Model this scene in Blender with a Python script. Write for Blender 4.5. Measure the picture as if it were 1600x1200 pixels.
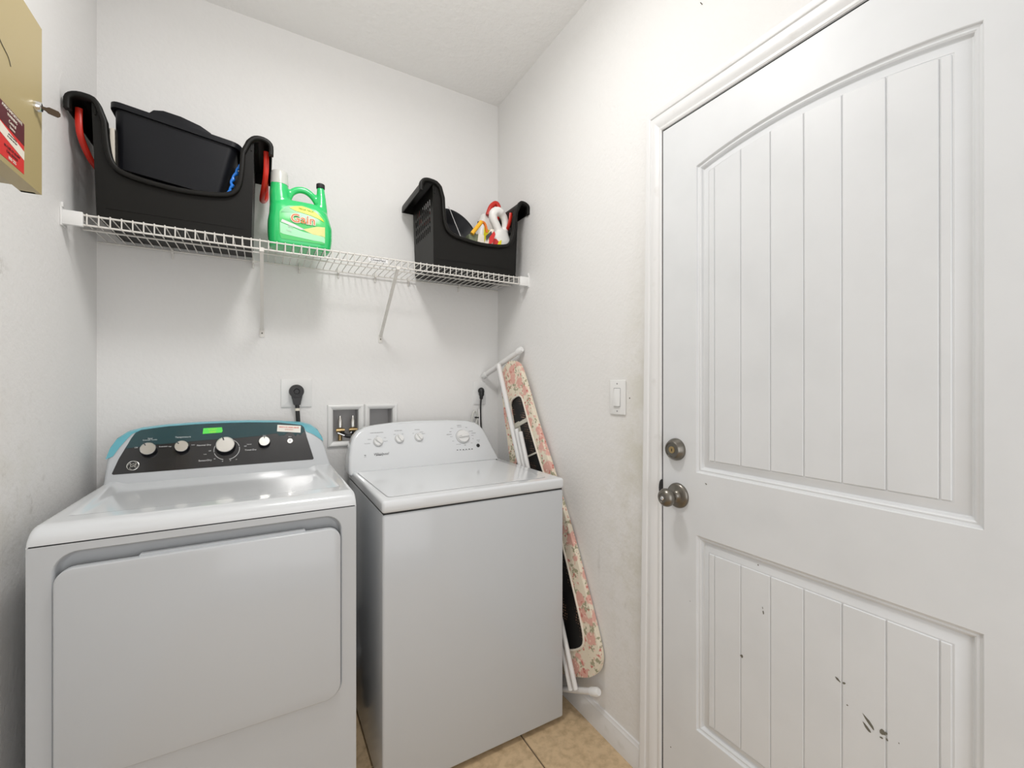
import bpy, bmesh, math, random
from mathutils import Vector, Matrix, geometry
random.seed(7)
SC = bpy.context.scene
for o in list(bpy.data.objects): bpy.data.objects.remove(o)
COL = SC.collection
PI = math.pi
V = Vector

# ------------------------------------------------------------------ camera, world, lights, exposure
cd = bpy.data.cameras.new('camera'); cam = bpy.data.objects.new('camera', cd); COL.objects.link(cam)
cd.sensor_width = 36; cd.lens = 677/1600*36; cd.shift_y = 3/1600; cd.clip_start = .02
cam.location = (0, 0, 1.285); cam.rotation_euler = (PI/2, 0, -math.radians(29.75))
SC.camera = cam
w = bpy.data.worlds.new('world'); SC.world = w; w.use_nodes = True
w.node_tree.nodes['Background'].inputs[0].default_value = (1, .99, .98, 1)
w.node_tree.nodes['Background'].inputs[1].default_value = 0.35
def area(name, loc, rot, sx, sy, power, col=(1, .97, .93), shape='RECTANGLE'):
    l = bpy.data.lights.new(name, 'AREA'); l.energy = power; l.color = col; l.shape = shape; l.size = sx
    if shape in ('RECTANGLE', 'ELLIPSE'): l.size_y = sy
    o = bpy.data.objects.new(name, l); COL.objects.link(o); o.location = loc; o.rotation_euler = rot; return o
area('added_front_fill', (.25, -1.18, 1.35), (math.radians(90), 0, 0), 1.3, 2.0, 7.5, (.975, .985, 1))  # unseen fill added behind the camera to lift the room
area('ceiling_lamp_light', (.22, 1.0, 2.69), (0, 0, 0), .26, .26, 5.5, (1, .985, .965), 'DISK')
pl_ = bpy.data.lights.new('lamp_glow', 'POINT'); pl_.energy = 3.6; pl_.color = (1, .985, .965); pl_.shadow_soft_size = .10
po = bpy.data.objects.new('lamp_glow', pl_); COL.objects.link(po); po.location = (.26, .95, 2.56)
SC.view_settings.view_transform = 'Standard'; SC.view_settings.look = 'None'
SC.view_settings.gamma = 1; SC.view_settings.use_curve_mapping = False
SC.view_settings.exposure = 0.78

# ------------------------------------------------------------------ materials
def mat(name, col, rough=.5, metal=0, spec=.5, bump=None, coat=0, alpha=1, trans=0, noise=None):
    m = bpy.data.materials.new(name); m.use_nodes = True; nt = m.node_tree; b = nt.nodes['Principled BSDF']
    b.inputs['Base Color'].default_value = (*col, 1); b.inputs['Roughness'].default_value = rough
    b.inputs['Metallic'].default_value = metal; b.inputs['Specular IOR Level'].default_value = spec
    b.inputs['Coat Weight'].default_value = coat; b.inputs['Coat Roughness'].default_value = .08
    b.inputs['Alpha'].default_value = alpha; b.inputs['Transmission Weight'].default_value = trans
    tc = nt.nodes.new('ShaderNodeTexCoord')
    if bump:
        sc, st, ds = bump
        n = nt.nodes.new('ShaderNodeTexNoise'); n.inputs['Scale'].default_value = sc; n.inputs['Detail'].default_value = 3
        nt.links.new(tc.outputs['Object'], n.inputs['Vector'])
        bp = nt.nodes.new('ShaderNodeBump'); bp.inputs['Strength'].default_value = st; bp.inputs['Distance'].default_value = ds
        nt.links.new(n.outputs['Fac'], bp.inputs['Height']); nt.links.new(bp.outputs['Normal'], b.inputs['Normal'])
    if noise:
        sc, c2, lo, hi = noise
        n = nt.nodes.new('ShaderNodeTexNoise'); n.inputs['Scale'].default_value = sc; n.inputs['Detail'].default_value = 5
        nt.links.new(tc.outputs['Object'], n.inputs['Vector'])
        r = nt.nodes.new('ShaderNodeMapRange'); r.inputs[1].default_value = lo; r.inputs[2].default_value = hi
        nt.links.new(n.outputs['Fac'], r.inputs[0])
        mx = nt.nodes.new('ShaderNodeMix'); mx.data_type = 'RGBA'
        mx.inputs[6].default_value = (*col, 1); mx.inputs[7].default_value = (*c2, 1)
        nt.links.new(r.outputs[0], mx.inputs[0]); nt.links.new(mx.outputs[2], b.inputs['Base Color'])
    return m

def wall_mat(name, base, stains=(), bump=.35):
    """stains: list of (centre, radii, colour, strength)"""
    m = mat(name, base, .75, bump=(75, bump, .004)); nt = m.node_tree; b = nt.nodes['Principled BSDF']
    tc = [n for n in nt.nodes if n.type == 'TEX_COORD'][0]
    last = None
    for i, (c, r, col, st, nsc, lo) in enumerate(stains):
        mp = nt.nodes.new('ShaderNodeMapping')
        mp.inputs['Location'].default_value = [-c[k]/r[k] for k in range(3)]; mp.inputs['Scale'].default_value = [1/r[k] for k in range(3)]
        nt.links.new(tc.outputs['Object'], mp.inputs['Vector'])
        ln = nt.nodes.new('ShaderNodeVectorMath'); ln.operation = 'LENGTH'; nt.links.new(mp.outputs[0], ln.inputs[0])
        mr = nt.nodes.new('ShaderNodeMapRange'); mr.interpolation_type = 'SMOOTHSTEP'
        mr.inputs[1].default_value = 0; mr.inputs[2].default_value = 1; mr.inputs[3].default_value = 1; mr.inputs[4].default_value = 0
        nt.links.new(ln.outputs['Value'], mr.inputs[0])
        n = nt.nodes.new('ShaderNodeTexNoise'); n.inputs['Scale'].default_value = nsc; n.inputs['Detail'].default_value = 6; n.inputs['Roughness'].default_value = .65
        nt.links.new(tc.outputs['Object'], n.inputs['Vector'])
        m2 = nt.nodes.new('ShaderNodeMapRange'); m2.inputs[1].default_value = lo; m2.inputs[2].default_value = lo+.25; m2.inputs[4].default_value = st
        nt.links.new(n.outputs['Fac'], m2.inputs[0])
        mu = nt.nodes.new('ShaderNodeMath'); mu.operation = 'MULTIPLY'
        nt.links.new(mr.outputs[0], mu.inputs[0]); nt.links.new(m2.outputs[0], mu.inputs[1])
        mx = nt.nodes.new('ShaderNodeMix'); mx.data_type = 'RGBA'; mx.inputs[7].default_value = (*col, 1)
        if last: nt.links.new(last, mx.inputs[6])
        else: mx.inputs[6].default_value = (*base, 1)
        nt.links.new(mu.outputs[0], mx.inputs[0]); last = mx.outputs[2]
    if last: nt.links.new(last, b.inputs['Base Color'])
    return m

WB = (.82, .812, .80)
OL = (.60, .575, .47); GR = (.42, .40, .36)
M = dict(
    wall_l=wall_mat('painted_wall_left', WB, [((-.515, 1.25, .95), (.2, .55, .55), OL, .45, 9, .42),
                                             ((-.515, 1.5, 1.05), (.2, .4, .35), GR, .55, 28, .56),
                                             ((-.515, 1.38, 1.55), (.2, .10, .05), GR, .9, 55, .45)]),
    wall_b=wall_mat('painted_wall_back', WB),
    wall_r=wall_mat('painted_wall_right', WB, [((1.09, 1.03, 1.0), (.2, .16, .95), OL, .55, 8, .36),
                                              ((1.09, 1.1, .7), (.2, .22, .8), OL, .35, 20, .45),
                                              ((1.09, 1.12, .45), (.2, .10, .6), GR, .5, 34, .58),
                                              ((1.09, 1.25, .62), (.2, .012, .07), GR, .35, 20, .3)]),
    ceil=mat('ceiling_paint', (.92, .915, .905), .85, bump=(45, .5, .006)),
    trim=mat('trim_paint', (.80, .80, .80), .35, bump=(20, .1, .002), noise=(14, (.68, .67, .65), .62, .8)),
    door=mat('door_paint', (.75, .765, .78), .42, bump=(30, .12, .002), noise=(6, (.71, .725, .74), .45, .75)),
    scuff=mat('chipped_paint', (.16, .15, .12), .8),
    dark=mat('gap_shade_and_dark_parts', (.03, .03, .03), .9),  # near-black for painted gap shade and for dark fittings
    enamel=mat('shaded_white_enamel', (.57, .59, .612), .22, coat=.3, bump=(3, .06, .004)),  # bodies' shade put into the colour, darker than the tops' enamel
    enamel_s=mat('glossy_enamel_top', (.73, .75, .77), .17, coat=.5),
    plastic_w=mat('white_plastic', (.80, .80, .79), .3),
    glass_b=mat('black_console_gloss', (.018, .018, .02), .22, coat=.4),
    film=mat('cyan_protective_film', (.16, .52, .62), .25, alpha=.85),
    film_t=mat('teal_film_over_black', (.055, .125, .14), .12, alpha=.5),
    steel=mat('brushed_steel', (.72, .71, .68), .25, 1),
    nickel=mat('satin_nickel', (.22, .205, .18), .30, 1),
    chrome=mat('chrome', (.75, .75, .75), .12, 1),
    brass=mat('brass', (.55, .40, .20), .3, 1),
    green_st=mat('green_sticker', (.12, .85, .10), .5),
    yellow_ink=mat('yellow_green_ink', (.55, .85, .06), .5),
    white_st=mat('white_sticker', (.85, .82, .75), .5),
    red_ink=mat('red_ink', (.65, .12, .08), .5),
    ink=mat('dark_ink', (.05, .05, .055), .5), grey_ink=mat('grey_ink', (.33, .33, .34), .5),
    white_ink=mat('white_ink', (.75, .75, .75), .5),
    black_p=mat('black_plastic', (.0065, .006, .005), .45, spec=.22, bump=(400, .15, .0005)),
    black_m=mat('matt_black_plastic', (.006, .0065, .009), .42, spec=.25),
    red_p=mat('red_plastic', (.62, .025, .012), .35),
    wire=mat('white_vinyl_wire', (.74, .72, .68), .35),
    tile=mat('beige_ceramic_tile', (.66, .49, .30), .45, noise=(38, (.50, .36, .21), .42, .68), bump=(60, .08, .002)),
    grout=mat('tile_grout', (.19, .14, .09), .9),
    tan=mat('tan_powder_coat', (.43, .345, .17), .38, bump=(250, .1, .0008)),
    sticker_r=mat('red_label', (.66, .03, .03), .45), sticker_d=mat('dark_label', (.10, .012, .02), .45),
    cream=mat('cream_label', (.80, .74, .64), .5),
    green_b=mat('green_bottle', (.03, .60, .17), .22, coat=.4),
    green_l=mat('green_label', (.10, .62, .18), .3), green_d=mat('deep_green_label', (.01, .36, .08), .3),
    yellow=mat('yellow_label', (.90, .78, .02), .4), orange=mat('orange_letters', (.90, .22, .08), .4),
    mint=mat('mint_label', (.45, .85, .55), .35),
    cap_c=mat('translucent_cap', (.72, .72, .68), .2, alpha=.85), 
    jug=mat('white_jug', (.86, .85, .82), .3),
    amber=mat('yellow_plastic', (.85, .45, .02), .35), orange_p=mat('orange_plastic', (.80, .20, .02), .35),
    olive=mat('olive_bristle', (.16, .18, .11), .7), 
    blue=mat('blue_plastic', (.01, .20, .75), .3),
    grey_box=mat('grey_box_inside', (.60, .59, .59), .8),
    rubber=mat('black_rubber', (.012, .012, .013), .4),
    hose=mat('grey_hose', (.12, .12, .125), .5), 
    tube_w=mat('white_painted_tube', (.76, .75, .74), .3),
    pale=mat('pale_metal', (.60, .58, .50), .4),
    lampglass=mat('lamp_glass', (.9, .9, .88), .4),
)
def floral():
    m = mat('floral_cotton', (.80, .70, .50), .9); nt = m.node_tree; b = nt.nodes['Principled BSDF']
    tc = [n for n in nt.nodes if n.type == 'TEX_COORD'][0]
    last = None
    def layer(scale, lo, hi, col, off, sc2=1.0, inner=None):
        nonlocal last
        nz = nt.nodes.new('ShaderNodeTexNoise'); nz.inputs['Scale'].default_value = scale*2.2; nz.inputs['Detail'].default_value = 2
        nt.links.new(tc.outputs['Object'], nz.inputs['Vector'])
        va = nt.nodes.new('ShaderNodeVectorMath'); va.operation = 'MULTIPLY_ADD'
        va.inputs[1].default_value = (sc2/scale,)*3
        nt.links.new(nz.outputs['Color'], va.inputs[0]); nt.links.new(tc.outputs['Object'], va.inputs[2])
        mp = nt.nodes.new('ShaderNodeMapping'); mp.inputs['Location'].default_value = off
        nt.links.new(va.outputs[0], mp.inputs['Vector'])
        v = nt.nodes.new('ShaderNodeTexVoronoi'); v.inputs['Scale'].default_value = scale
        nt.links.new(mp.outputs[0], v.inputs['Vector'])
        r = nt.nodes.new('ShaderNodeMapRange'); r.inputs[1].default_value = lo; r.inputs[2].default_value = hi
        r.inputs[3].default_value = 1; r.inputs[4].default_value = 0
        nt.links.new(v.outputs['Distance'], r.inputs[0])
        mx = nt.nodes.new('ShaderNodeMix'); mx.data_type = 'RGBA'; mx.inputs[7].default_value = (*col, 1)
        if last: nt.links.new(last, mx.inputs[6])
        else: mx.inputs[6].default_value = (.80, .72, .58, 1)
        nt.links.new(r.outputs[0], mx.inputs[0]); last = mx.outputs[2]
    layer(30, .30, .38, (.38, .36, .24), (3, 1, 2), 1.5)
    layer(17, .36, .47, (.74, .42, .35), (0, 0, 0), .9)
    layer(40, .16, .30, (.60, .20, .17), (.3, 0, .7), .9)
    layer(48, .14, .24, (.85, .62, .52), (.5, .2, .1), .9)
    nt.links.new(last, b.inputs['Base Color']); return m
M['floral'] = floral()
def perforated():
    m = mat('perforated_black_steel', (.008, .008, .008), .5); nt = m.node_tree; b = nt.nodes['Principled BSDF']
    tc = [n for n in nt.nodes if n.type == 'TEX_COORD'][0]
    v = nt.nodes.new('ShaderNodeTexVoronoi'); v.inputs['Scale'].default_value = 95; v.inputs['Randomness'].default_value = .25
    nt.links.new(tc.outputs['Object'], v.inputs['Vector'])
    n = nt.nodes.new('ShaderNodeTexNoise'); n.inputs['Scale'].default_value = 9; nt.links.new(tc.outputs['Object'], n.inputs['Vector'])
    r = nt.nodes.new('ShaderNodeMapRange'); r.inputs[1].default_value = .24; r.inputs[2].default_value = .32; r.inputs[3].default_value = 1; r.inputs[4].default_value = 0
    nt.links.new(v.outputs['Distance'], r.inputs[0])
    r2 = nt.nodes.new('ShaderNodeMapRange'); r2.inputs[1].default_value = .45; r2.inputs[2].default_value = .65
    nt.links.new(n.outputs['Fac'], r2.inputs[0])
    mu = nt.nodes.new('ShaderNodeMath'); mu.operation = 'MULTIPLY'; nt.links.new(r.outputs[0], mu.inputs[0]); nt.links.new(r2.outputs[0], mu.inputs[1])
    mx = nt.nodes.new('ShaderNodeMix'); mx.data_type = 'RGBA'; mx.inputs[6].default_value = (.008, .008, .008, 1); mx.inputs[7].default_value = (.45, .27, .18, 1)
    nt.links.new(mu.outputs[0], mx.inputs[0]); nt.links.new(mx.outputs[2], b.inputs['Base Color']); return m
M['perf'] = perforated()

# ------------------------------------------------------------------ helpers
WL = {}                                                   # world location of every object built
def obj(name, bm, m, parent=None, smooth=False, bevel=0, seg=2, auto=35):
    bmesh.ops.remove_doubles(bm, verts=bm.verts, dist=1e-6)
    if bevel:
        bmesh.ops.recalc_face_normals(bm, faces=bm.faces)
        es = [e for e in bm.edges if len(e.link_faces) == 2 and e.calc_face_angle(0) > math.radians(32)]
        bmesh.ops.bevel(bm, geom=es, offset=bevel, segments=seg, profile=.5, affect='EDGES', clamp_overlap=True)
    bmesh.ops.recalc_face_normals(bm, faces=bm.faces)
    me = bpy.data.meshes.new(name)
    if parent is not None: L = WL[parent.name]
    else:
        L = V((0, 0, 0))
    if any(L): bmesh.ops.translate(bm, vec=-L, verts=bm.verts)
    bm.to_mesh(me); bm.free()
    o = bpy.data.objects.new(name, me); COL.objects.link(o); me.materials.append(M[m] if isinstance(m, str) else m)
    if parent is not None: o.parent = parent
    WL[o.name] = L.copy()
    if smooth or bevel:
        for p in me.polygons: p.use_smooth = True
        if hasattr(me, 'set_sharp_from_angle'): me.set_sharp_from_angle(angle=math.radians(auto))
    return o
def tag(o, label, cat, group=None):
    o['label'] = label; o['category'] = cat
    if group: o['group'] = group
    return o
def thing(name, label, cat, loc, group=None):
    o = bpy.data.objects.new(name, None); COL.objects.link(o); o.location = loc; o.empty_display_size = .05
    WL[o.name] = V(loc); return tag(o, label, cat, group)
def recentre(o):                                          # origin of a one-mesh thing to the centre of its base
    me = o.data; xs = [v.co.copy() for v in me.vertices]
    c = V(((min(p.x for p in xs)+max(p.x for p in xs))/2, (min(p.y for p in xs)+max(p.y for p in xs))/2, min(p.z for p in xs)))
    me.transform(Matrix.Translation(-c)); o.location = c; WL[o.name] = c
    return o
def struct(o): o['kind'] = 'structure'; return o
def B(): return bmesh.new()
def box(bm, x0, x1, y0, y1, z0, z1):
    v = [bm.verts.new((x, y, z)) for x in (x0, x1) for y in (y0, y1) for z in (z0, z1)]
    for f in ((0, 1, 3, 2), (4, 6, 7, 5), (0, 4, 5, 1), (2, 3, 7, 6), (0, 2, 6, 4), (1, 5, 7, 3)): bm.faces.new([v[i] for i in f])
    return bm
def boxm(mtx, sx, sy, sz, bm=None):
    bm = bm or B(); b2 = B(); box(b2, -sx/2, sx/2, -sy/2, sy/2, -sz/2, sz/2); bmesh.ops.transform(b2, matrix=mtx, verts=b2.verts)
    me = bpy.data.meshes.new('t'); b2.to_mesh(me); b2.free(); bm.from_mesh(me); bpy.data.meshes.remove(me); return bm
def tube(bm, pts, r, n=10, closed=False, cap=True):
    pts = [V(p) for p in pts]; N = len(pts); rs = r if isinstance(r, (list, tuple)) else [r]*N
    rings = []; up = None
    for i, p in enumerate(pts):
        a = pts[i-1] if (i or closed) else p; b = pts[(i+1) % N] if (i < N-1 or closed) else p
        t = (b-a).normalized()
        if up is None: up = t.orthogonal().normalized()
        up = (up-t*up.dot(t))
        up = up.normalized() if up.length > 1e-6 else t.orthogonal().normalized()
        s = t.cross(up)
        rings.append([bm.verts.new(p+(up*math.cos(2*PI*k/n)+s*math.sin(2*PI*k/n))*rs[i]) for k in range(n)])
    for i in range(N if closed else N-1):
        A, C = rings[i], rings[(i+1) % N]
        for k in range(n): bm.faces.new((A[k], A[(k+1) % n], C[(k+1) % n], C[k]))
    if cap and not closed: bm.faces.new(rings[0]); bm.faces.new(rings[-1][::-1])
    return bm
def axes(o, x, z):                                        # matrix: local x along x, local z along z
    x = V(x).normalized(); z = V(z).normalized(); y = z.cross(x).normalized(); x = y.cross(z)
    m = Matrix((x, y, z)).transposed().to_4x4(); m.translation = V(o); return m
def lathe(bm, mtx, prof, n=32):                           # prof: (r, h) along local z
    rings = []
    for r, h in prof:
        if r < 1e-5: rings.append([bm.verts.new(mtx @ V((0, 0, h)))])
        else: rings.append([bm.verts.new(mtx @ V((r*math.cos(2*PI*k/n), r*math.sin(2*PI*k/n), h))) for k in range(n)])
    for A, C in zip(rings, rings[1:]):
        for k in range(n):
            q = [A[k % len(A)], A[(k+1) % len(A)], C[(k+1) % len(C)], C[k % len(C)]]
            q2 = []
            for v in q:
                if v not in q2: q2.append(v)
            if len(q2) > 2: bm.faces.new(q2)
    return bm
def plate(bm, outer, holes, fr, bk):                      # outer/holes in 2D; fr, bk map (a, b) to 3D front/back
    loops = [outer]+list(holes)
    flat = [p for l in loops for p in l]
    tri = geometry.tessellate_polygon([[V((p[0], p[1], 0)) for p in l] for l in loops])
    F = [bm.verts.new(fr(*p)) for p in flat]; K = [bm.verts.new(bk(*p)) for p in flat]
    for t in tri:
        try: bm.faces.new([F[i] for i in t]); bm.faces.new([K[i] for i in reversed(t)])
        except ValueError: pass
    s = 0
    for l in loops:
        n = len(l)
        for i in range(n):
            a, c = s+i, s+(i+1) % n
            bm.faces.new((F[a], F[c], K[c], K[a]))
        s += n
    return bm
def prism(bm, poly, fr, bk):                              # n-gon caps (good for bevel)
    F = [bm.verts.new(fr(*p)) for p in poly]; K = [bm.verts.new(bk(*p)) for p in poly]; n = len(poly)
    bm.faces.new(F); bm.faces.new(K[::-1])
    for i in range(n): bm.faces.new((F[i], K[i], K[(i+1) % n], F[(i+1) % n]))
    return bm
def rrect(x0, x1, z0, z1, r, n=6):
    rs = r if isinstance(r, (list, tuple)) else [r]*4     # corners: br, tr, tl, bl
    out = []
    for (cx, cz, a0, rr) in ((x1, z0, -90, rs[0]), (x1, z1, 0, rs[1]), (x0, z1, 90, rs[2]), (x0, z0, 180, rs[3])):
        sx = -1 if cx == x1 else 1; sz = 1 if cz == z0 else -1
        for k in range(n+1):
            a = math.radians(a0+90*k/n); out.append((cx+sx*rr+rr*math.cos(a), cz+sz*rr+rr*math.sin(a)))
    return out
def circle(c, r, n=32): return [(c[0]+r*math.cos(2*PI*k/n), c[1]+r*math.sin(2*PI*k/n)) for k in range(n)]
def spline(pts, n=6):                                      # catmull-rom
    P_ = [V(p) for p in pts]; out = []
    for i in range(len(P_)-1):
        p0 = P_[max(i-1, 0)]; p1 = P_[i]; p2 = P_[i+1]; p3 = P_[min(i+2, len(P_)-1)]
        for k in range(n):
            t = k/n; out.append(.5*((2*p1)+(p2-p0)*t+(2*p0-5*p1+4*p2-p3)*t*t+(3*p1-p0-3*p2+p3)*t**3))
    out.append(P_[-1]); return out
def offset(poly, d):                                      # miter offset towards the inside (CCW polygon)
    n = len(poly); out = []
    for i in range(n):
        p0, p1, p2 = V(poly[i-1]), V(poly[i]), V(poly[(i+1) % n])
        e1 = (p1-p0).normalized(); e2 = (p2-p1).normalized(); n1 = V((-e1.y, e1.x)); n2 = V((-e2.y, e2.x))
        m = (n1+n2)/(1+n1.dot(n2)); out.append(tuple(p1+m*d))
    return out
def text(name, s, size, o, xd, up, m, parent, ext=.0002, align='CENTER', shear=0, sx=1, off=0):
    c = bpy.data.curves.new(name, 'FONT'); c.body = s; c.size = size; c.align_x = align; c.align_y = 'CENTER'; c.extrude = ext; c.shear = shear
    c.resolution_u = 3; c.offset = off
    t = bpy.data.objects.new(name, c); COL.objects.link(t); bpy.context.view_layer.update()
    me = bpy.data.meshes.new_from_object(t.evaluated_get(bpy.context.evaluated_depsgraph_get()))
    bpy.data.objects.remove(t); bpy.data.curves.remove(c)
    xd = V(xd).normalized(); up = V(up).normalized(); z = xd.cross(up).normalized()
    mt = Matrix((xd*sx, up, z)).transposed().to_4x4(); mt.translation = V(o)
    bm = B(); bm.from_mesh(me); bpy.data.meshes.remove(me); bmesh.ops.transform(bm, matrix=mt, verts=bm.verts)
    return obj(name, bm, m, parent)
def remesh(o, vox, smooth=4):
    md = o.modifiers.new('remesh', 'REMESH'); md.mode = 'VOXEL'; md.voxel_size = vox; md.use_smooth_shade = True
    ms = o.modifiers.new('smooth', 'SMOOTH'); ms.factor = .5; ms.iterations = smooth
    bpy.context.view_layer.update()
    me = bpy.data.meshes.new_from_object(o.evaluated_get(bpy.context.evaluated_depsgraph_get()))
    old = o.data; o.modifiers.clear(); o.data = me; bpy.data.meshes.remove(old)
    for p in me.polygons: p.use_smooth = True
    return o

# ------------------------------------------------------------------ room shell
XL, XR, YB, YF, ZC = -.515, 1.09, 2.06, -1.3, 2.786
T = .12
struct(obj('wall_left', box(B(), XL-T, XL, YF-T, YB+T, 0, ZC), 'wall_l'))
# back wall with the recess for the valve boxes
VB = [(.262, .374, 1.035, 1.180), (.420, .528, 1.035, 1.180)]
struct(obj('wall_back', plate(B(), [(XL, 0), (XR, 0), (XR, ZC), (XL, ZC)], [[(a, c), (b, c), (b, d), (a, d)] for a, b, c, d in VB],
           lambda a, b: (a, YB, b), lambda a, b: (a, YB+T, b)), 'wall_b'))
DY0, DY1, DZ = .128, .944, 2.083
struct(obj('wall_right', plate(B(), [(YF, 0), (DY0-.01, 0), (DY0-.01, DZ+.01), (DY1+.008, DZ+.01), (DY1+.008, 0), (YB+T, 0), (YB+T, ZC), (YF, ZC)], [],
           lambda a, b: (XR, a, b), lambda a, b: (XR+T, a, b)), 'wall_r'))
struct(obj('wall_front', plate(B(), [(XL, 0), (XL+.12, 0), (XL+.12, 2.4), (XR-.12, 2.4), (XR-.12, 0), (XR, 0), (XR, ZC), (XL, ZC)], [],
           lambda a, b: (a, YF, b), lambda a, b: (a, YF-T, b)), 'wall_b'))
struct(obj('ceiling', box(B(), XL-T, XR+T, YF-T, YB+T, ZC, ZC+.1), 'ceil'))
fl = struct(obj('floor', box(B(), XL-T, XR+T, YF-T, YB+T, -.06, -.004), 'grout'))
TS = .457; g = .003
xs = [XL, .820-2*TS, .820-TS, .820, XR]; xs = [XL, -.094-.0, .363, .820, XR]
ys = [YF]; y = 1.50-6*TS
while y < YB: ys.append(y); y += TS
ys.append(YB); ys = sorted(ys)
for i in range(len(xs)-1):
    for j in range(len(ys)-1):
        if ys[j+1]-ys[j] < .02: continue
        obj('tile', box(B(), xs[i]+g, xs[i+1]-g, ys[j]+g, ys[j+1]-g, -.012, 0), 'tile', fl, bevel=.0015, seg=1)
obj('nail_hole', lathe(B(), axes((XR-.0003, 1.092, 1.243), (0, 1, 0), (-1, 0, 0)), [(.0028, 0), (0, .0003)], 8), 'scuff', bpy.data.objects['wall_right'])
obj('nail', tube(B(), [(XR, .808, 2.379), (XR-.008, .808, 2.381)], .0012, 6), 'scuff', bpy.data.objects['wall_right'])
# baseboards: profile swept along the wall
BP = [(0, 0), (.013, 0), (.013, .062), (.010, .070), (.010, .076), (.006, .082), (.005, .088), (0, .090)]
def board(name, p0, p1, nrm):
    bm = B(); p0, p1, nrm = V(p0), V(p1), V(nrm)
    prism(bm, BP, lambda a, b: p0+nrm*a+V((0, 0, b)), lambda a, b: p1+nrm*a+V((0, 0, b)))
    return struct(obj(name, bm, 'trim', smooth=True, auto=25))
board('baseboard_right', (XR, 1.037, 0), (XR, YB, 0), (-1, 0, 0))
board('baseboard_back', (XL+.014, YB, 0), (XR-.014, YB, 0), (0, -1, 0))
board('baseboard_left', (XL, YF, 0), (XL, YB, 0), (1, 0, 0))

# door casing: fluted profile, mitred at the corner; a: across the casing from the door edge, b: proud of the wall
CP = [(.0028, 0), (.0028, .008), (.006, .0105), (.010, .0105), (.012, .008), (.018, .012), (.026, .0155), (.031, .0155), (.033, .0125), (.040, .0125),
      (.042, .016), (.048, .018), (.054, .018), (.0565, .015), (.0565, 0)]
tr = bpy.data.objects.new('trim_1', None); COL.objects.link(tr); tr['kind'] = 'structure'; tr.location = (XR, .98, 0); WL['trim_1'] = V((XR, .98, 0))
bm = B(); WZ = .073/.0565
prism(bm, CP, lambda a, b: (XR-b, DY1+a*1.62, 0), lambda a, b: (XR-b, DY1+a, DZ+a*WZ))
obj('jamb_casing', bm, 'trim', tr, smooth=True, auto=20)
bm = B(); prism(bm, CP, lambda a, b: (XR-b, DY1+a, DZ+a*WZ), lambda a, b: (XR-b, DY0-a, DZ+a*WZ))
obj('head_casing', bm, 'trim', tr, smooth=True, auto=20)
bm = B(); prism(bm, CP, lambda a, b: (XR-b, DY0-a, DZ+a*WZ), lambda a, b: (XR-b, DY0-a, 0))
obj('jamb_casing', bm, 'trim', tr, smooth=True, auto=20)
# frame inside the opening with a dark rubber seal
bm = B(); box(bm, XR+.002, XR+T, DY1+.004, DY1+.008, 0, DZ+.005); box(bm, XR+.002, XR+T, DY0-.008, DY0-.004, 0, DZ+.005); box(bm, XR+.002, XR+T, DY0-.008, DY1+.008, DZ+.004, DZ+.008)
obj('door_frame', bm, 'trim', tr)
bm = B(); box(bm, 1.086, 1.125, DY1+.0002, DY1+.004, 0, DZ); box(bm, 1.088, 1.125, DY0, DY1, DZ+.0005, DZ+.004); box(bm, 1.128, 1.14, DY0, DY1, .0, DZ)
obj('seal', bm, 'dark', tr)

# ------------------------------------------------------------------ door
XD = 1.084
door = bpy.data.objects.new('door_1', None); COL.objects.link(door); door['kind'] = 'structure'; door.location = (1.10, .535, 0); WL['door_1'] = V((1.10, .535, 0))
def arch(y0, y1, z0, z1, rise, n=24):                     # CCW in (Y, Z); z1 at the ends, z1+rise in the middle
    pts = [(y0, z0), (y1, z0)]
    h = (y1-y0)/2; R = (h*h+rise*rise)/(2*rise); cy = (y0+y1)/2; cz = z1+rise-R; a = math.asin(h/R)
    for k in range(n+1):
        t = a-2*a*k/n; pts.append((cy+R*math.sin(t), cz+R*math.cos(t)))
    return pts
up_o = arch(.246, .824, 1.034, 1.921, .036)
lo_o = [(.246, .290), (.824, .290), (.824, .854), (.246, .854)]
bm = plate(B(), [(DY0+.002, .012), (DY1-.001, .012), (DY1-.001, DZ-.002), (DY0+.002, DZ-.002)], [up_o, lo_o], lambda a, b: (XD, a, b), lambda a, b: (XD+.038, a, b))
obj('door_slab', bm, 'door', door)
PR = [(0, 0), (.0015, .001), (.003, .0045), (.0065, .006), (.010, .005), (.013, .007), (.0155, .0125), (.018, .0138), (.021, .0132), (.036, .0045), (.0385, .004)]
def inset(kind, d):
    if kind == 'low': return [(.246+d, .290+d), (.824-d, .290+d), (.824-d, .854-d), (.246+d, .854-d)]
    y0, y1, z0, z1, rise, n = .246, .824, 1.034, 1.921, .036, 24
    h = (y1-y0)/2; R_ = (h*h+rise*rise)/(2*rise); cy = (y0+y1)/2; cz = z1+rise-R_; r_ = R_-d; a = math.asin((h-d)/r_)
    return [(y0+d, z0+d), (y1-d, z0+d)]+[(cy+r_*math.sin(a-2*a*k/n), cz+r_*math.cos(a-2*a*k/n)) for k in range(n+1)]
bm = B()
for kd in ('up', 'low'): prism(bm, inset(kd, .0375), lambda a, b: (XD+.0046, a, b), lambda a, b: (XD+.03, a, b))
obj('panel_back', bm, 'door', door)
for kd in ('up', 'low'):
    bm = B(); rings = []
    for d, dep in PR+[(.039, .013)]: rings.append([bm.verts.new((XD+dep, p[0], p[1])) for p in inset(kd, d)])
    n = len(rings[0])
    for A_, C_ in zip(rings, rings[1:]):
        for k in range(n): bm.faces.new((A_[k], A_[(k+1) % n], C_[(k+1) % n], C_[k]))
    obj('panel_moulding', bm, 'door', door, smooth=True, auto=28)
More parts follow.
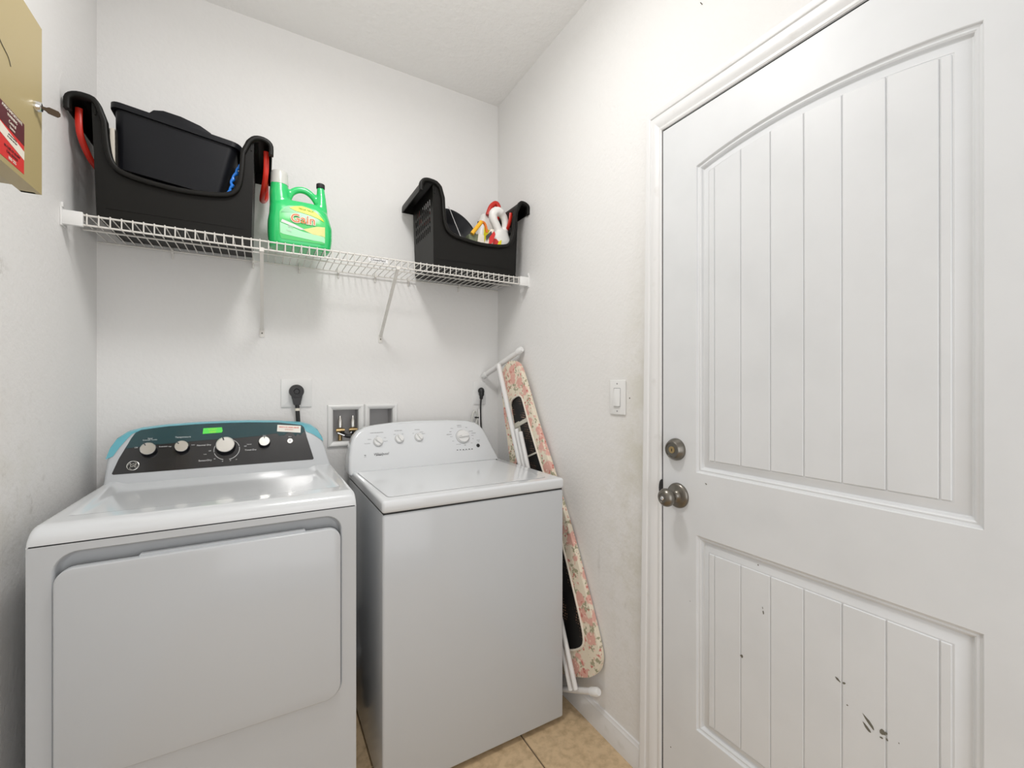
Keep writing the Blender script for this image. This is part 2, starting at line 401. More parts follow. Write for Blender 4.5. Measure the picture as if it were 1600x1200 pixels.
YS = [.2865, .304, .3835, .4605, .537, .6135, .6905, .767, .7845]
def topz(y): 
    h = .289-.04; hh = (.7845-.2865)/2; rise = .030; R = (hh*hh+rise*rise)/(2*rise); return 1.889+rise-R+math.sqrt(R*R-(y-.5355)**2)
for k in range(8):
    a, c = YS[k]+.0009, YS[k+1]-.0009
    def pl(poly):
        bm = B(); prism(bm, poly, lambda p, q: (XD+.002, p, q), lambda p, q: (XD+.0125, p, q)); return bm
    n = 5; top = [(c-(c-a)*i/n, topz(c-(c-a)*i/n)) for i in range(n+1)]
    obj('plank', pl([(a, 1.0745), (c, 1.0745)]+top), 'door', door, bevel=.0016, seg=1)
    obj('plank', pl([(a, .3305), (c, .3305), (c, .8135), (a, .8135)]), 'door', door, bevel=.0016, seg=1)
# chips and scuffs on the lower panel, a few on the stile
bm = B()
for (y, z, ry, rz, an) in [(.468, .645, .0075, .0028, -.6), (.456, .644, .0032, .003, 0), (.450, .600, .0018, .0018, 0), (.412, .589, .0155, .0038, -.85), (.415, .576, .011, .0030, -.8), (.389, .584, .0052, .0060, 0), (.3835, .5865, .0025, .003, 0), (.391, .572, .0028, .0022, 0), (.3815, .574, .0018, .003, 0), (.363, .581, .0012, .0015, 0), (.630, .717, .0018, .0042, .2), (.632, .728, .0009, .004, .2), (.687, .577, .004, .0042, -.6), (.642, .832, .002, .0022, 0), (.844, .654, .0012, .002, 0), (.913, .176, .002, .0022, 0), (.791, 1.008, .004, .0022, -.4)]:
    n = 9; f = []
    dep = XD+.0015 if .30 < y < .77 and (.33 < z < .81) else XD-.0004
    for i in range(n):
        t = 2*PI*i/n; r = random.uniform(.65, 1.2); u = ry*r*math.cos(t); v_ = rz*r*math.sin(t)
        f.append(bm.verts.new((dep, y+u*math.cos(an)+v_*math.sin(an), z-u*math.sin(an)+v_*math.cos(an))))
    bm.faces.new(f)
obj('paint_chip', bm, 'scuff', door)
# deadbolt and knob
def lock(mtx, bm=None): pass
mt = axes((XD, .893, 1.093), (0, 1, 0), (-1, 0, 0))
db = obj('deadbolt', lathe(B(), mt, [(.0335, -.001), (.0335, .004), (.0325, .008), (.0295, .012), (.0275, .018), (.0245, .0215), (.021, .022), (.0205, .020), (0, .020)], 40), 'nickel', door, smooth=True, auto=40)
obj('lock_cylinder', lathe(B(), mt, [(.0105, .0198), (.0105, .0215), (0, .0217)], 24), 'brass', db, smooth=True)
obj('keyhole', box(B(), XD-.0225, XD-.0210, .8915, .8935, 1.0885, 1.0965), 'dark', db)
mt = axes((XD, .886, .955), (0, 1, 0), (-1, 0, 0))
kn = obj('door_knob', lathe(B(), mt, [(.0375, -.001), (.0375, .003), (.0355, .0075), (.030, .0105), (.021, .012), (.0145, .016), (.0115, .022), (.0112, .029), (.014, .034), (.0215, .040),
                                     (.0262, .047), (.0270, .054), (.0245, .061), (.0185, .0665), (.0135, .0685), (.0125, .0670), (0, .0670)], 40), 'nickel', door, smooth=True, auto=50)
obj('knob_button', lathe(B(), mt, [(.0060, .0665), (.0060, .0705), (.0045, .072), (0, .072)], 20), 'chrome', kn, smooth=True)
obj('screw', lathe(B(), axes((XD-.0085, .862, .948), (0, 1, 0), (-1, 0, 0)), [(.003, 0), (.0028, .0016), (0, .002)], 12), 'dark', kn, smooth=True)
obj('strike_plate', prism(B(), [(DY1+.0005, .937)]+[(DY1+.0005+.010*math.cos(t), .965+.027*math.sin(t)) for t in [(-80+160*k/10)*PI/180 for k in range(11)]]+[(DY1+.0005, .993)], lambda a, b: (1.0775, a, b), lambda a, b: (1.083, a, b)), 'dark', tr)

# ------------------------------------------------------------------ light switch
sw = thing('light_switch', 'white rocker light switch on the wall left of the door casing', 'light switch', (XR, 1.1465, 1.181))
bm = B(); prism(bm, rrect(1.108, 1.186, 1.183, 1.306, .004), lambda a, b: (XR-.006, a, b), lambda a, b: (XR, a, b)); obj('wall_plate', bm, 'plastic_w', sw, bevel=.003)
bm = B(); prism(bm, rrect(1.130, 1.164, 1.2115, 1.2775, .002), lambda a, b: (XR-.0064, a, b), lambda a, b: (XR-.004, a, b)); obj('rocker_surround', bm, 'grey_ink', sw)
bm = B(); prism(bm, rrect(1.1315, 1.1625, 1.213, 1.276, .002), lambda a, b: (XR-.0115+(b-1.213)*.075, a, b), lambda a, b: (XR-.005, a, b)); obj('rocker', bm, 'plastic_w', sw, bevel=.001)
for z in (1.196, 1.293): obj('screw', lathe(B(), axes((XR-.006, 1.147, z), (0, 1, 0), (-1, 0, 0)), [(.003, 0), (.0025, .001), (0, .0012)], 12), 'grey_ink', sw, smooth=True)

# ------------------------------------------------------------------ electrical cabinet on the left wall
pb = thing('electrical_cabinet', 'tan metal cabinet on the left wall, key in lock, red sticker', 'cabinet', (-.46, .95, 1.68))
obj('cabinet_body', box(B(), XL, -.408, .62, 1.252, 1.688, 2.015), 'tan', pb, bevel=.003)
cdr = obj('cabinet_door', box(box(box(B(), -.408, -.400, .61, 1.262, 1.680, 2.023), -.430, -.408, 1.2535, 1.262, 1.680, 2.023), -.430, -.408, .61, 1.262, 1.680, 1.6865), 'tan', pb)
obj('vent_slot', box(B(), -.470, -.462, 1.12, 1.135, 1.6872, 1.689), 'dark', pb)
XP = -.3995
def yz(poly, x, t=.0006): bm = B(); prism(bm, poly, lambda a, b: (x, a, b), lambda a, b: (x-t, a, b)); return bm
st = obj('warning_sticker', yz([(1.070, 1.690), (1.184, 1.690), (1.184, 1.786), (1.070, 1.786)], XP), 'sticker_r', pb)
obj('dark_band', yz([(1.070, 1.752), (1.184, 1.744), (1.184, 1.7855), (1.070, 1.7855)], XP+.0004, .0004), 'sticker_d', st)
obj('pale_band', yz([(1.070, 1.732), (1.184, 1.7165), (1.184, 1.7330), (1.070, 1.752)], XP+.0004, .0004), 'cream', st)
for k, (s, z, sz, m) in enumerate([('AVISO IMPORTANTE', 1.7805, .0080, 'cream'), ('WARNING', 1.7715, .0075, 'cream'), ('Central', 1.7615, .0085, 'cream'), ('Station', 1.7525, .0070, 'cream'),
                     ('call before you dig', 1.7380, .0040, 'ink'), ('for service and repair', 1.7325, .0040, 'ink'), ('IN CASE OF ALARM', 1.7125, .0065, 'sticker_d'), ('CALL SERVICE', 1.7045, .0065, 'sticker_d'), ('800 555', 1.6955, .0085, 'cream')]):
    text('lettering', s, sz, (XP+.0007, 1.138, z), (0, 1, 0), (0, 0, 1), m, st)
mt = axes((-.400, 1.232, 1.848), (0, 1, 0), (1, 0, 0))
lk = obj('cam_lock', lathe(B(), mt, [(.0105, 0), (.0105, .005), (.0088, .009), (.0075, .0095), (0, .0095)], 28), 'chrome', pb, smooth=True)
bm = B(); c0 = V((-.391, 1.232, 1.848)); dr = V((.55, .80, .12)).normalized()
prism(bm, [(0, -.0025), (.008, -.0035), (.013, -.0065), (.030, -.0065), (.034, -.003), (.034, .003), (.030, .0065), (.013, .0065), (.008, .0035), (0, .0025)],
      lambda a, b: c0+dr*a*1.0+V((0, 0, b))+V((-.0008, .0008, 0)), lambda a, b: c0+dr*a+V((0, 0, b))+V((.0008, -.0008, 0)))
obj('key', bm, mat('worn_brass_key', (.07, .045, .025), .4, .6), pb)
obj('scratch', tube(B(), spline([(-.3995, 1.07, 1.905), (-.3994, 1.10, 1.886), (-.3994, 1.125, 1.876), (-.3995, 1.134, 1.864)], 4), .0006, 5), 'scuff', pb)

# ------------------------------------------------------------------ outlets, plugs, cords, valve box
def outlet(x0, x1, z0, z1, label):
    t = thing('wall_outlet', label, 'outlet', ((x0+x1)/2, YB, z0))
    bm = B(); prism(bm, rrect(x0, x1, z0, z1, .003), lambda a, b: (a, YB-.006, b), lambda a, b: (a, YB, b)); obj('wall_plate', bm, 'plastic_w', t, bevel=.0025)
    return t
ou = outlet(.060, .178, 1.195, 1.314, 'wide white outlet plate behind the dryer with a black plug in it')
obj('socket', lathe(B(), axes((.117, YB-.006, 1.262), (1, 0, 0), (0, -1, 0)), [(.026, 0), (.026, .002), (0, .002)], 32), 'black_m', ou, smooth=True)
pc = thing('dryer_power_cord', 'thick black power cord with a round plug behind the dryer', 'power cord', (.122, 2.03, 1.12))
bm = B(); lathe(bm, axes((.118, 2.052, 1.262), (1, 0, 0), (0, -1, 0)), [(.0285, 0), (.0285, .022), (.0265, .028), (.012, .029), (.009, .026), (0, .0255)], 36)
prism(bm, [(.094, 1.255), (.142, 1.255), (.136, 1.225), (.132, 1.205), (.107, 1.205), (.103, 1.225)], lambda a, b: (a, 2.026, b), lambda a, b: (a, 2.050, b))
obj('plug', bm, 'rubber', pc, smooth=True)
obj('cord', tube(B(), spline([(.120, 2.040, 1.215), (.121, 2.038, 1.19), (.123, 2.034, 1.15), (.126, 2.03, 1.10), (.128, 2.03, 1.02)], 5), .0085, 12), 'rubber', pc, smooth=True)
obj('cable_tie', tube(B(), [(.1215, 2.0375, 1.191), (.1215, 2.0372, 1.180)], .0098, 12), 'cream', pc, smooth=True)
o2 = outlet(.943, 1.014, 1.188, 1.307, 'narrow white outlet plate in the corner behind the washer')
for z in (1.270, 1.225):
    bm = B(); prism(bm, rrect(.962, .995, z-.016, z+.016, .010), lambda a, b: (a, YB-.0075, b), lambda a, b: (a, YB-.005, b)); obj('receptacle', bm, 'plastic_w', o2)
w2 = thing('washer_power_cord', 'slim black power cord hanging from the corner outlet', 'power cord', (.979, 2.03, 1.06))
bm = B(); tube(bm, spline([(.982, 2.046, 1.262), (.982, 2.040, 1.258), (.981, 2.036, 1.245), (.979, 2.036, 1.215)], 4), [.0165]*4+[.0155]*3+[.0135]*3+[.009]*2+[.0055], 14)
obj('plug', bm, 'rubber', w2, smooth=True)
obj('cord', tube(B(), spline([(.979, 2.036, 1.222), (.975, 2.035, 1.17), (.974, 2.03, 1.10), (.975, 2.02, 1.04)], 5), .0042, 10), 'rubber', w2, smooth=True)
# drain hose guide (clear plastic loop) beside the cord
hg = thing('drain_hose', 'clear and white drain hose clip behind the washer corner', 'hose', (.945, 2.03, 1.09))
obj('hose_loop', tube(B(), spline([(.925, 2.03, 1.05), (.925, 2.03, 1.12), (.938, 2.03, 1.155), (.950, 2.03, 1.145), (.955, 2.03, 1.12), (.945, 2.03, 1.09)], 5), .0045, 10), 'cap_c', hg, smooth=True)
obj('hose_strip', tube(B(), [(.966, 2.028, 1.04), (.964, 2.03, 1.165)], .004, 8), 'tube_w', hg, smooth=True)
obj('clip', box(B(), .940, .962, 2.025, 2.035, 1.118, 1.126), 'dark', hg, bevel=.002)

vb = thing('washer_valve_box', 'white double recessed wall box with water valves between dryer and washer', 'valve box', (.395, YB, 1.0))
FP = [(0, 0), (.002, .007), (.007, .0095), (.013, .0085), (.021, .004), (.024, .0)]       # frame profile from the outside in
for (a, b, c, d) in VB:
    bm = B(); o_ = [(a-.022, c-.022), (b+.022, c-.022), (b+.022, d+.022), (a-.022, d+.022)]; rings = []
    for off, h in FP: rings.append([bm.verts.new((p[0], YB-h-.0003, p[1])) for p in offset(o_, off)])
    rings.append([bm.verts.new((p[0], YB+.03, p[1])) for p in offset(o_, .0235)])
    for A_, C_ in zip(rings, rings[1:]):
        for k in range(4): bm.faces.new((A_[k], A_[(k+1) % 4], C_[(k+1) % 4], C_[k]))
    obj('frame', bm, 'plastic_w', vb)
    bm = B(); box(bm, a+.001, b-.001, YB+.028, YB+.09, c+.001, d-.001); bm.faces.ensure_lookup_table()
    fr = min(bm.faces, key=lambda f: f.calc_center_median().y); bmesh.ops.delete(bm, geom=[fr], context='FACES')
    obj('recess', bm, 'grey_box', vb)
for x, m in ((.297, 'white_ink'), (.352, 'chrome')):
    vv = obj('water_valve', tube(tube(B(), [(x, 2.085, 1.04), (x, 2.085, 1.085), (x, 2.085, 1.095)], [.009, .009, .012], 14), [(x-.018, 2.078, 1.085), (x+.018, 2.078, 1.085)], .0085, 12), 'brass', vb, smooth=True)
    obj('hammer_arrestor', tube(B(), [(x, 2.085, 1.098), (x, 2.085, 1.130), (x, 2.085, 1.136), (x, 2.085, 1.150)], [.010, .010, .0065, .006], 14), 'steel', vv, smooth=True)
    obj('valve_handle', tube(B(), [(x-.012, 2.070, 1.075), (x+.016, 2.066, 1.062)], .0045, 10), 'chrome', vv, smooth=True)
for x, m in ((.300, 'rubber'), (.345, 'rubber')):
    obj('supply_hose', tube(B(), spline([(x, 2.070, 1.078), (x+.02, 2.072, 1.060), (.355, 2.060, 1.052), (.372+(x-.3)*.3, 2.040, 1.03), (.40+(x-.3)*.4, 2.02, .97)], 5), .0085, 12), m, vb, smooth=True)

# ------------------------------------------------------------------ wire shelf
sh = thing('wire_shelf', 'white wire shelf across the back wall holding the black totes', 'shelf', (.29, 1.9, 1.76))
R0, R1 = .0030, .0019
ZD = 1.795; YR = 1.752
for (y, z, r) in ((YR, ZD-.002, R0), (YR, ZD-.031, R0), (1.905, ZD-.004, R0), (2.046, ZD-.004, R0)):
    obj('rail', tube(B(), [(XL+.006, y, z), (XR-.006, y, z)], r, 8), 'wire', sh, smooth=True)
wm = None; N = int((XR-XL-.05)/.0262)
bm = B(); tube(bm, spline([(0, 2.048, ZD+.001), (0, 1.9, ZD+.001), (0, 1.762, ZD+.001), (0, YR-.0035, ZD-.003), (0, YR-.0035, ZD-.031)], 2), R1, 6)
w0 = None
for k in range(N+1):
    x = XL+.030+k*.0262
    if w0 is None:
        w0 = obj('wire', bm, 'wire', sh, smooth=True); base = w0.location.copy(); o = w0
    else:
        o = w0.copy(); COL.objects.link(o)
    o.location = base+V((x, 0, 0))
for x in (XL, XR):
    s = 1 if x == XL else -1
    bm = B(); box(bm, min(x, x+s*.004), max(x, x+s*.004), YR-.012, YR+.03, ZD-.042, ZD+.012); box(bm, min(x, x+s*.048), max(x, x+s*.048), YR-.008, YR+.006, ZD-.037, ZD+.005)
    obj('end_bracket', bm, 'plastic_w', sh, bevel=.0015)
    obj('end_screw_tab', box(B(), min(x, x+s*.006), max(x, x+s*.006), YR-.008, YR+.006, ZD+.012, ZD+.026), 'plastic_w', sh, bevel=.001)
for x in (-.008, .470):
    bm = B(); p0, p1 = V((x, YR, ZD-.034)), V((x, 2.050, 1.515)); d = (p1-p0).normalized(); n = V((0, d.z, -d.y))
    mt = Matrix((V((1, 0, 0)), n, d)).transposed().to_4x4(); mt.translation = (p0+p1)/2
    boxm(mt, .0105, .004, (p1-p0).length, bm)
    for sx in (-.005, .005):
        m2 = mt.copy(); m2.translation = (p0+p1)/2+V((sx, 0, 0))-n*.0035; boxm(m2, .0015, .009, (p1-p0).length, bm)
    box(bm, x-.009, x+.009, 2.0565, YB, 1.486, 1.522); box(bm, x-.007, x+.007, YR-.005, YR+.005, ZD-.040, ZD-.026)
    br = obj('shelf_brace', bm, 'wire', sh)
    obj('screw', lathe(B(), axes((x, 2.0565, 1.502), (1, 0, 0), (0, -1, 0)), [(.0032, 0), (.003, .0012), (0, .0016)], 12), 'scuff', br, smooth=True)
for x in (-.30, -.04, .13, .285, .445, .60, .86):
    obj('wall_clip', box(box(B(), x-.004, x+.004, 2.038, YB, ZD-.012, ZD+.006), x-.003, x+.003, 2.052, YB, ZD-.030, ZD+.016), 'wire', sh, bevel=.001)
lb = obj('maker_label', box(B(), .352, .428, YR-.0062, YR-.0054, ZD-.022, ZD-.008), 'white_ink', sh)
text('lettering', 'ClosetMaid', .0125, (.390, YR-.0066, ZD-.0150), (1, 0, 0), (0, 0, 1), 'ink', lb)

# ------------------------------------------------------------------ black totes
BZ = 1.7985
def make_tote(cx, label, ush=0):
    y0, y1 = 1.762, 2.022
    t = thing('storage_tote', label, 'tote', (cx, (y0+y1)/2, BZ), 'black totes on the wire shelf')
    U = [(-.181, .312), (-.178, .285), (-.174, .225), (-.167, .180), (-.152, .152), (-.127, .139), (-.080, .129), (0, .121), (.080, .125), (.128, .134), (.152, .150), (.165, .180), (.171, .225), (.175, .285), (.178, .312)]
    U = [(a+ush, b) for a, b in U]
    Us = [tuple(p) for p in spline([V((a, b)) for a, b in U], 3)]
    hw = lambda z: .201+.045*z*.55                        # wall half width at height z
    fy = lambda z: y0-.012*z/.34                          # front wall flares out a little
    by = lambda z: y1+.006*z/.34
    def wall(bm, poly, yy, th, holes=()):
        plate(bm, poly, holes, lambda a, b: (cx+a, yy(b), BZ+b), lambda a, b: (cx+a, yy(b)+th, BZ+b))
    outl = rrect(-.203, .203, 0, .10, [.012, 0.0001, 0.0001, .012], 4)
    low = [(-.195, .004), (-.185, 0), (.185, 0), (.195, .004), (.201, .012)]
    poly = low+[(hw(.335), .335), (.190+ush, .335)]+Us[::-1]+[(-.192+ush, .335), (-hw(.335), .335), (-.201, .012)]
    bm = B(); wall(bm, poly, fy, .0035)
    bp = low+[(hw(.335), .335), (.13, .335), (.11, .25), (.06, .20), (-.06, .20), (-.11, .25), (-.13, .335), (-hw(.335), .335), (-.201, .012)]
    wall(bm, bp, by, -.0035)
    # side walls with three rows of slots
    for s in (-1, 1):
        sy0, sy1 = y0, y1
        holes = []
        for r_ in range(4):
            for c_ in range(9):
                yy = y0+.030+c_*.0235; zz = .148+r_*.038
                if r_ == 3 and c_ > 8: continue
                holes.append([(yy, zz), (yy+.0125, zz+.004), (yy+.0125, zz+.030), (yy, zz+.026)])
        plate(bm, [(y0, .004), (y1, .004), (y1, .338), (y0-.011, .338)], holes, lambda a, b: (cx+s*hw(b), a, BZ+b), lambda a, b: (cx+s*(hw(b)-.0035), a, BZ+b))
    box(bm, cx-.200, cx+.200, y0, y1, BZ, BZ+.004)
    box(bm, cx-.180, cx+.180, y0-.0022, y0+.001, BZ+.028, BZ+.032)
    body = obj('tote_body', bm, 'black_p', t)
    # hoods: arched lip running front to back along both sides
    for s in (-1, 1):
        H = [(.199, .300), (.200, .325), (.207, .341), (.222, .350), (.240, .350), (.255, .342), (.263, .326), (.264, .300)]
        H = [tuple(p) for p in spline([V(q) for q in H], 3)]
        Hi = [(a+(.0035 if a < .23 else -.0035)*(1 if abs(a-.231) > .012 else 0), b-(.0035 if b > .32 else 0)) for a, b in H]
        poly = H+Hi[::-1]
        bm = B(); n = len(H)
        F = [[bm.verts.new((cx+s*a, yy-(.010 if yy < 1.9 else -.004)*1, BZ+b)) for a, b in poly] for yy in (y0-.004, y1)]
        m_ = len(poly)
        for i in range(m_): bm.faces.new((F[0][i], F[0][(i+1) % m_], F[1][(i+1) % m_], F[1][i]))
        for q in (0, 1):
            for i in range(n-1): bm.faces.new((F[q][i], F[q][i+1], F[q][m_-2-i], F[q][m_-1-i]))
        # closed back end of the hood
        bm2 = [bm.verts.new((cx+s*a, y1+.002, BZ+b)) for a, b in H]; bm.faces.new(bm2)
        obj('hood', bm, 'black_p', t, smooth=True, auto=50)
    # rim: a rounded strip along the front cut-out and over both hoods
    path = [(-.262, .298), (-.262, .326), (-.254, .340), (-.238, .347), (-.220, .347), (-.203+ush*.5, .343), (-.192+ush, .328)]
    path2 = [(.192+ush, .325), (.205+ush*.6, .340)]+[(-a, b) for a, b in path[:5][::-1]]
    full = spline([V(p) for p in path], 2)+spline([V(p) for p in U[1:-1]], 3)+spline([V(p) for p in path2], 2)
    bm = B(); pr = None
    SEC = [(-.009, -.011), (-.006, -.014), (.004, -.014), (.006, -.011), (.006, .006), (-.009, .006)]
    rings = []
    for i, p in enumerate(full):
        a = full[max(i-1, 0)]; b = full[min(i+1, len(full)-1)]; tg = (b-a).normalized(); nn = V((-tg.y, tg.x))
        rings.append([bm.verts.new((cx+p.x+nn.x*u, fy(p.y)+v_, BZ+p.y+nn.y*u)) for u, v_ in SEC])
    for A_, C_ in zip(rings, rings[1:]):
        for k in range(6): bm.faces.new((A_[k], A_[(k+1) % 6], C_[(k+1) % 6], C_[k]))
    bm.faces.new(rings[0]); bm.faces.new(rings[-1][::-1])
    obj('rim', bm, 'black_p', t, smooth=True, auto=60)
    return t
def handle(t, pts, flat=True):
    bm = B(); sp = spline([V(p) for p in pts], 5); rings = []
    for i, p in enumerate(sp):
        a = sp[max(i-1, 0)]; b = sp[min(i+1, len(sp)-1)]; tg = (b-a).normalized(); n1 = tg.cross(V((1, 0, 0)))
        n1 = n1.normalized() if n1.length > .01 else V((0, 0, 1)); n2 = tg.cross(n1).normalized()
        rings.append([bm.verts.new(p+n1*.0055*math.cos(q)+n2*.0088*math.sin(q)) for q in [2*PI*k/10 for k in range(10)]])
    for A_, C_ in zip(rings, rings[1:]):
        for k in range(10): bm.faces.new((A_[k], A_[(k+1) % 10], C_[(k+1) % 10], C_[k]))
    bm.faces.new(rings[0]); bm.faces.new(rings[-1][::-1])
    obj('handle', bm, 'red_p', t, smooth=True)
CL, CR = -.240, .825
tl = make_tote(CL, 'left black plastic tote with red handles hanging at both sides, tub inside')
for s in (-1, 1):
    x = CL+s*.246
    handle(t=tl, pts=[(x, 1.785, BZ+.325), (x, 1.785, BZ+.27), (x+s*-.003, 1.800, BZ+.235), (x-s*.010, 1.84, BZ+.202), (x-s*.014, 1.892, BZ+.192), (x-s*.010, 1.945, BZ+.202), (x, 1.985, BZ+.235), (x, 2.0, BZ+.27), (x, 2.0, BZ+.325)])
t_r = make_tote(CR, 'right black plastic tote holding a white jug and a yellow brush', .014)
for s in (-1, 1):
    x = CR+s*.196
    handle(t=t_r, pts=[(x, 1.795, BZ+.310), (x-s*.004, 1.80, BZ+.27), (x-s*.006, 1.83, BZ+.235), (x-s*.008, 1.892, BZ+.225), (x-s*.006, 1.955, BZ+.235), (x-s*.004, 1.985, BZ+.27), (x, 1.99, BZ+.31)])

# black tub lying in the left tote
tb = thing('dish_tub', 'black plastic tub tilted inside the left tote', 'tub', (-.25, 1.88, 1.96))
R = Matrix.Translation((-.258, 1.875, 2.05)) @ Matrix.Rotation(math.radians(7.4), 4, 'Y')
def frus(bm, w0, w1, d0, d1, z0, z1, r0, r1, inv=False):
    a = rrect(-w0/2, w0/2, -d0/2, d0/2, r0, 5); b = rrect(-w1/2, w1/2, -d1/2, d1/2, r1, 5)
    A_ = [bm.verts.new(R @ V((p[0], p[1], z0))) for p in a]; C_ = [bm.verts.new(R @ V((p[0], p[1], z1))) for p in b]; n = len(a)
    for k in range(n): bm.faces.new((A_[k], A_[(k+1) % n], C_[(k+1) % n], C_[k]))
    return A_, C_
bm = B(); A_, C_ = frus(bm, .285, .335, .125, .155, -.092, .098, .022, .028); bm.faces.new(A_[::-1])
A2, C2 = frus(bm, .278, .329, .118, .149, -.087, .099, .022, .026); bm.faces.new(A2)
obj('tub_body', bm, 'black_m', tb, smooth=True, auto=40)
bm = B(); A1, C1 = frus(bm, .353, .356, .170, .172, .088, .105, .030, .030); A2, C2 = frus(bm, .335, .329, .152, .149, .088, .105, .026, .026); n = len(C1)
for k in range(n): bm.faces.new((C1[k], C1[(k+1) % n], C2[(k+1) % n], C2[k])); bm.faces.new((A1[k], A2[k], A2[(k+1) % n], A1[(k+1) % n]))
obj('tub_rim', bm, 'black_m', tb, smooth=True, auto=50)
bm = B(); prism(bm, [(-.085, .100), (-.070, .122), (-.045, .131), (.000, .132), (.055, .124), (.085, .112), (.100, .100)], lambda a, b: R @ V((a, -.060, b)), lambda a, b: R @ V((a, -.084, b-.002)))
obj('grip_tab', bm, 'black_m', tb, bevel=.004)
# cream box and blue cord in the left tote
o = obj('cream_carton', boxm(Matrix.Translation((-.4185, 1.90, 1.953)), .012, .16, .300), 'cream', bevel=.002); tag(recentre(o), 'cream carton standing in the left tote behind the tub', 'carton')
pts = [(-.120+.0, 1.786, 1.90), (-.116, 1.785, 1.93), (-.106, 1.786, 1.955), (-.098, 1.784, 1.975), (-.097, 1.786, 1.998), (-.086, 1.784, 2.022), (-.078, 1.787, 2.045), (-.070, 1.79, 2.06), (-.066, 1.80, 2.07)]
sp = spline([V(p) for p in pts], 5)
o = obj('blue_cord', tube(B(), [p+V((.0025*math.sin(i*1.3), 0, .0015*math.cos(i*1.3))) for i, p in enumerate(sp)], [.0052+.0014*math.sin(i*1.3) for i in range(len(sp))], 10), 'blue', smooth=True)
tag(recentre(o), 'bright blue twisted cord poking out at the right side of the left tote', 'cord')

# ------------------------------------------------------------------ items in the right tote
# white jug with handle
jg = thing('bleach_jug', 'white plastic jug with a moulded handle in the right tote', 'jug', (.985, 1.835, BZ+.005))
bm = B(); jx, jy = .968, 1.835
def rr_tube(bm, secs, n=5):
    rings = []
    for (cx_, cy_, z, w_, d_, r) in secs:
        rings.append([bm.verts.new((cx_+p[0], cy_+p[1], z)) for p in rrect(-w_/2, w_/2, -d_/2, d_/2, r, n)])
    m_ = len(rings[0])
    for A_, C_ in zip(rings, rings[1:]):
        for k in range(m_): bm.faces.new((A_[k], A_[(k+1) % m_], C_[(k+1) % m_], C_[k]))
    bm.faces.new(rings[0][::-1]); bm.faces.new(rings[-1])
z0 = BZ+.006
rr_tube(bm, [(jx, jy, z0, .115, .085, .02), (jx, jy, z0+.02, .120, .088, .022), (jx, jy, z0+.165, .120, .088, .022), (jx+.012, jy, z0+.195, .088, .070, .026), (jx+.022, jy, z0+.225, .050, .055, .02)])
tube(bm, spline([(jx+.034, jy, z0+.19), (jx+.042, jy, z0+.235), (jx+.040, jy-.004, z0+.275), (jx+.020, jy-.010, z0+.302), (jx-.006, jy-.012, z0+.310), (jx-.026, jy-.012, z0+.298), (jx-.028, jy-.010, z0+.272), (jx-.012, jy-.008, z0+.246), (jx+.008, jy-.004, z0+.215)], 4), [.018]*13+[.022]*9+[.021]*11, 10)
b_ = obj('jug_body', bm, 'jug', jg); remesh(b_, .0045, 6)
obj('jug_label', rr_part := prism(B(), [(jx-.056, z0+.13), (jx-.030, z0+.13), (jx-.012, z0+.150), (jx-.030, z0+.165), (jx-.056, z0+.165)], lambda a, b: (a, jy-.0475, b), lambda a, b: (a, jy-.045, b)), 'sticker_r', jg)
obj('label_flash', prism(B(), [(jx-.030, z0+.128), (jx-.008, z0+.130), (jx-.002, z0+.165), (jx-.018, z0+.155)], lambda a, b: (a, jy-.0482, b), lambda a, b: (a, jy-.046, b)), 'yellow', jg)
# second bottle: red cap, pale body, behind
b2 = thing('red_capped_bottle', 'bottle with a red handle cap standing behind the white jug', 'bottle', (1.0, 1.95, BZ+.005))
bm = B(); rr_tube(bm, [(.965, 1.955, z0, .10, .07, .02), (.965, 1.955, z0+.24, .10, .07, .02), (.970, 1.955, z0+.305, .075, .055, .02), (.970, 1.955, z0+.335, .06, .045, .018)])
b_ = obj('bottle_body', bm, 'jug', b2, smooth=True)
obj('loop_handle', tube(B(), spline([(.960, 1.92, z0+.325), (.974, 1.915, z0+.366), (.998, 1.912, z0+.388), (1.014, 1.91, z0+.372), (1.010, 1.91, z0+.335), (1.000, 1.92, z0+.28)], 5), .0125, 12), 'red_p', b2, smooth=True)
obj('yellow_label', prism(B(), [(.926, z0+.12), (1.0, z0+.12), (1.0, z0+.24), (.940, z0+.262)], lambda a, b: (a, 1.9185, b), lambda a, b: (a, 1.921, b)), 'yellow', b2)
# yellow-handled brush / spray
bs = thing('scrub_brush', 'brush with a yellow handle and dark olive head in the right tote', 'brush', (.87, 1.82, 1.90))
bm = B(); bh = Matrix.Translation((.838, 1.815, 1.925)) @ Matrix.Rotation(math.radians(-8), 4, 'Y')
obj('brush_head', boxm(bh, .062, .045, .105), 'olive', bs, bevel=.006)
obj('brush_handle', tube(B(), spline([(.812, 1.785, 1.970), (.828, 1.785, 1.992), (.845, 1.785, 2.014), (.860, 1.787, 2.034)], 4), .0095, 12), 'amber', bs, smooth=True)
obj('trigger', tube(B(), spline([(.860, 1.787, 2.034), (.876, 1.79, 2.032), (.886, 1.792, 2.016), (.892, 1.795, 1.993)], 4), .0065, 10), 'orange_p', bs, smooth=True)
obj('brush_label', prism(B(), [(.842, 1.935), (.876, 1.930), (.876, 1.975), (.848, 1.980)], lambda a, b: (a, 1.790, b), lambda a, b: (a, 1.7925, b)), 'cream', bs)
o = thing('spray_bottle', 'small bottle with a red and black label beside the white jug', 'bottle', (.915, 1.79, BZ+.005))
bm = B(); rr_tube(bm, [(.898, 1.790, z0, .04, .024, .010), (.898, 1.790, z0+.14, .04, .024, .010), (.910, 1.790, z0+.18, .03, .022, .010), (.918, 1.790, z0+.205, .018, .016, .006)]); obj('bottle_body', bm, 'cream', o, smooth=True)
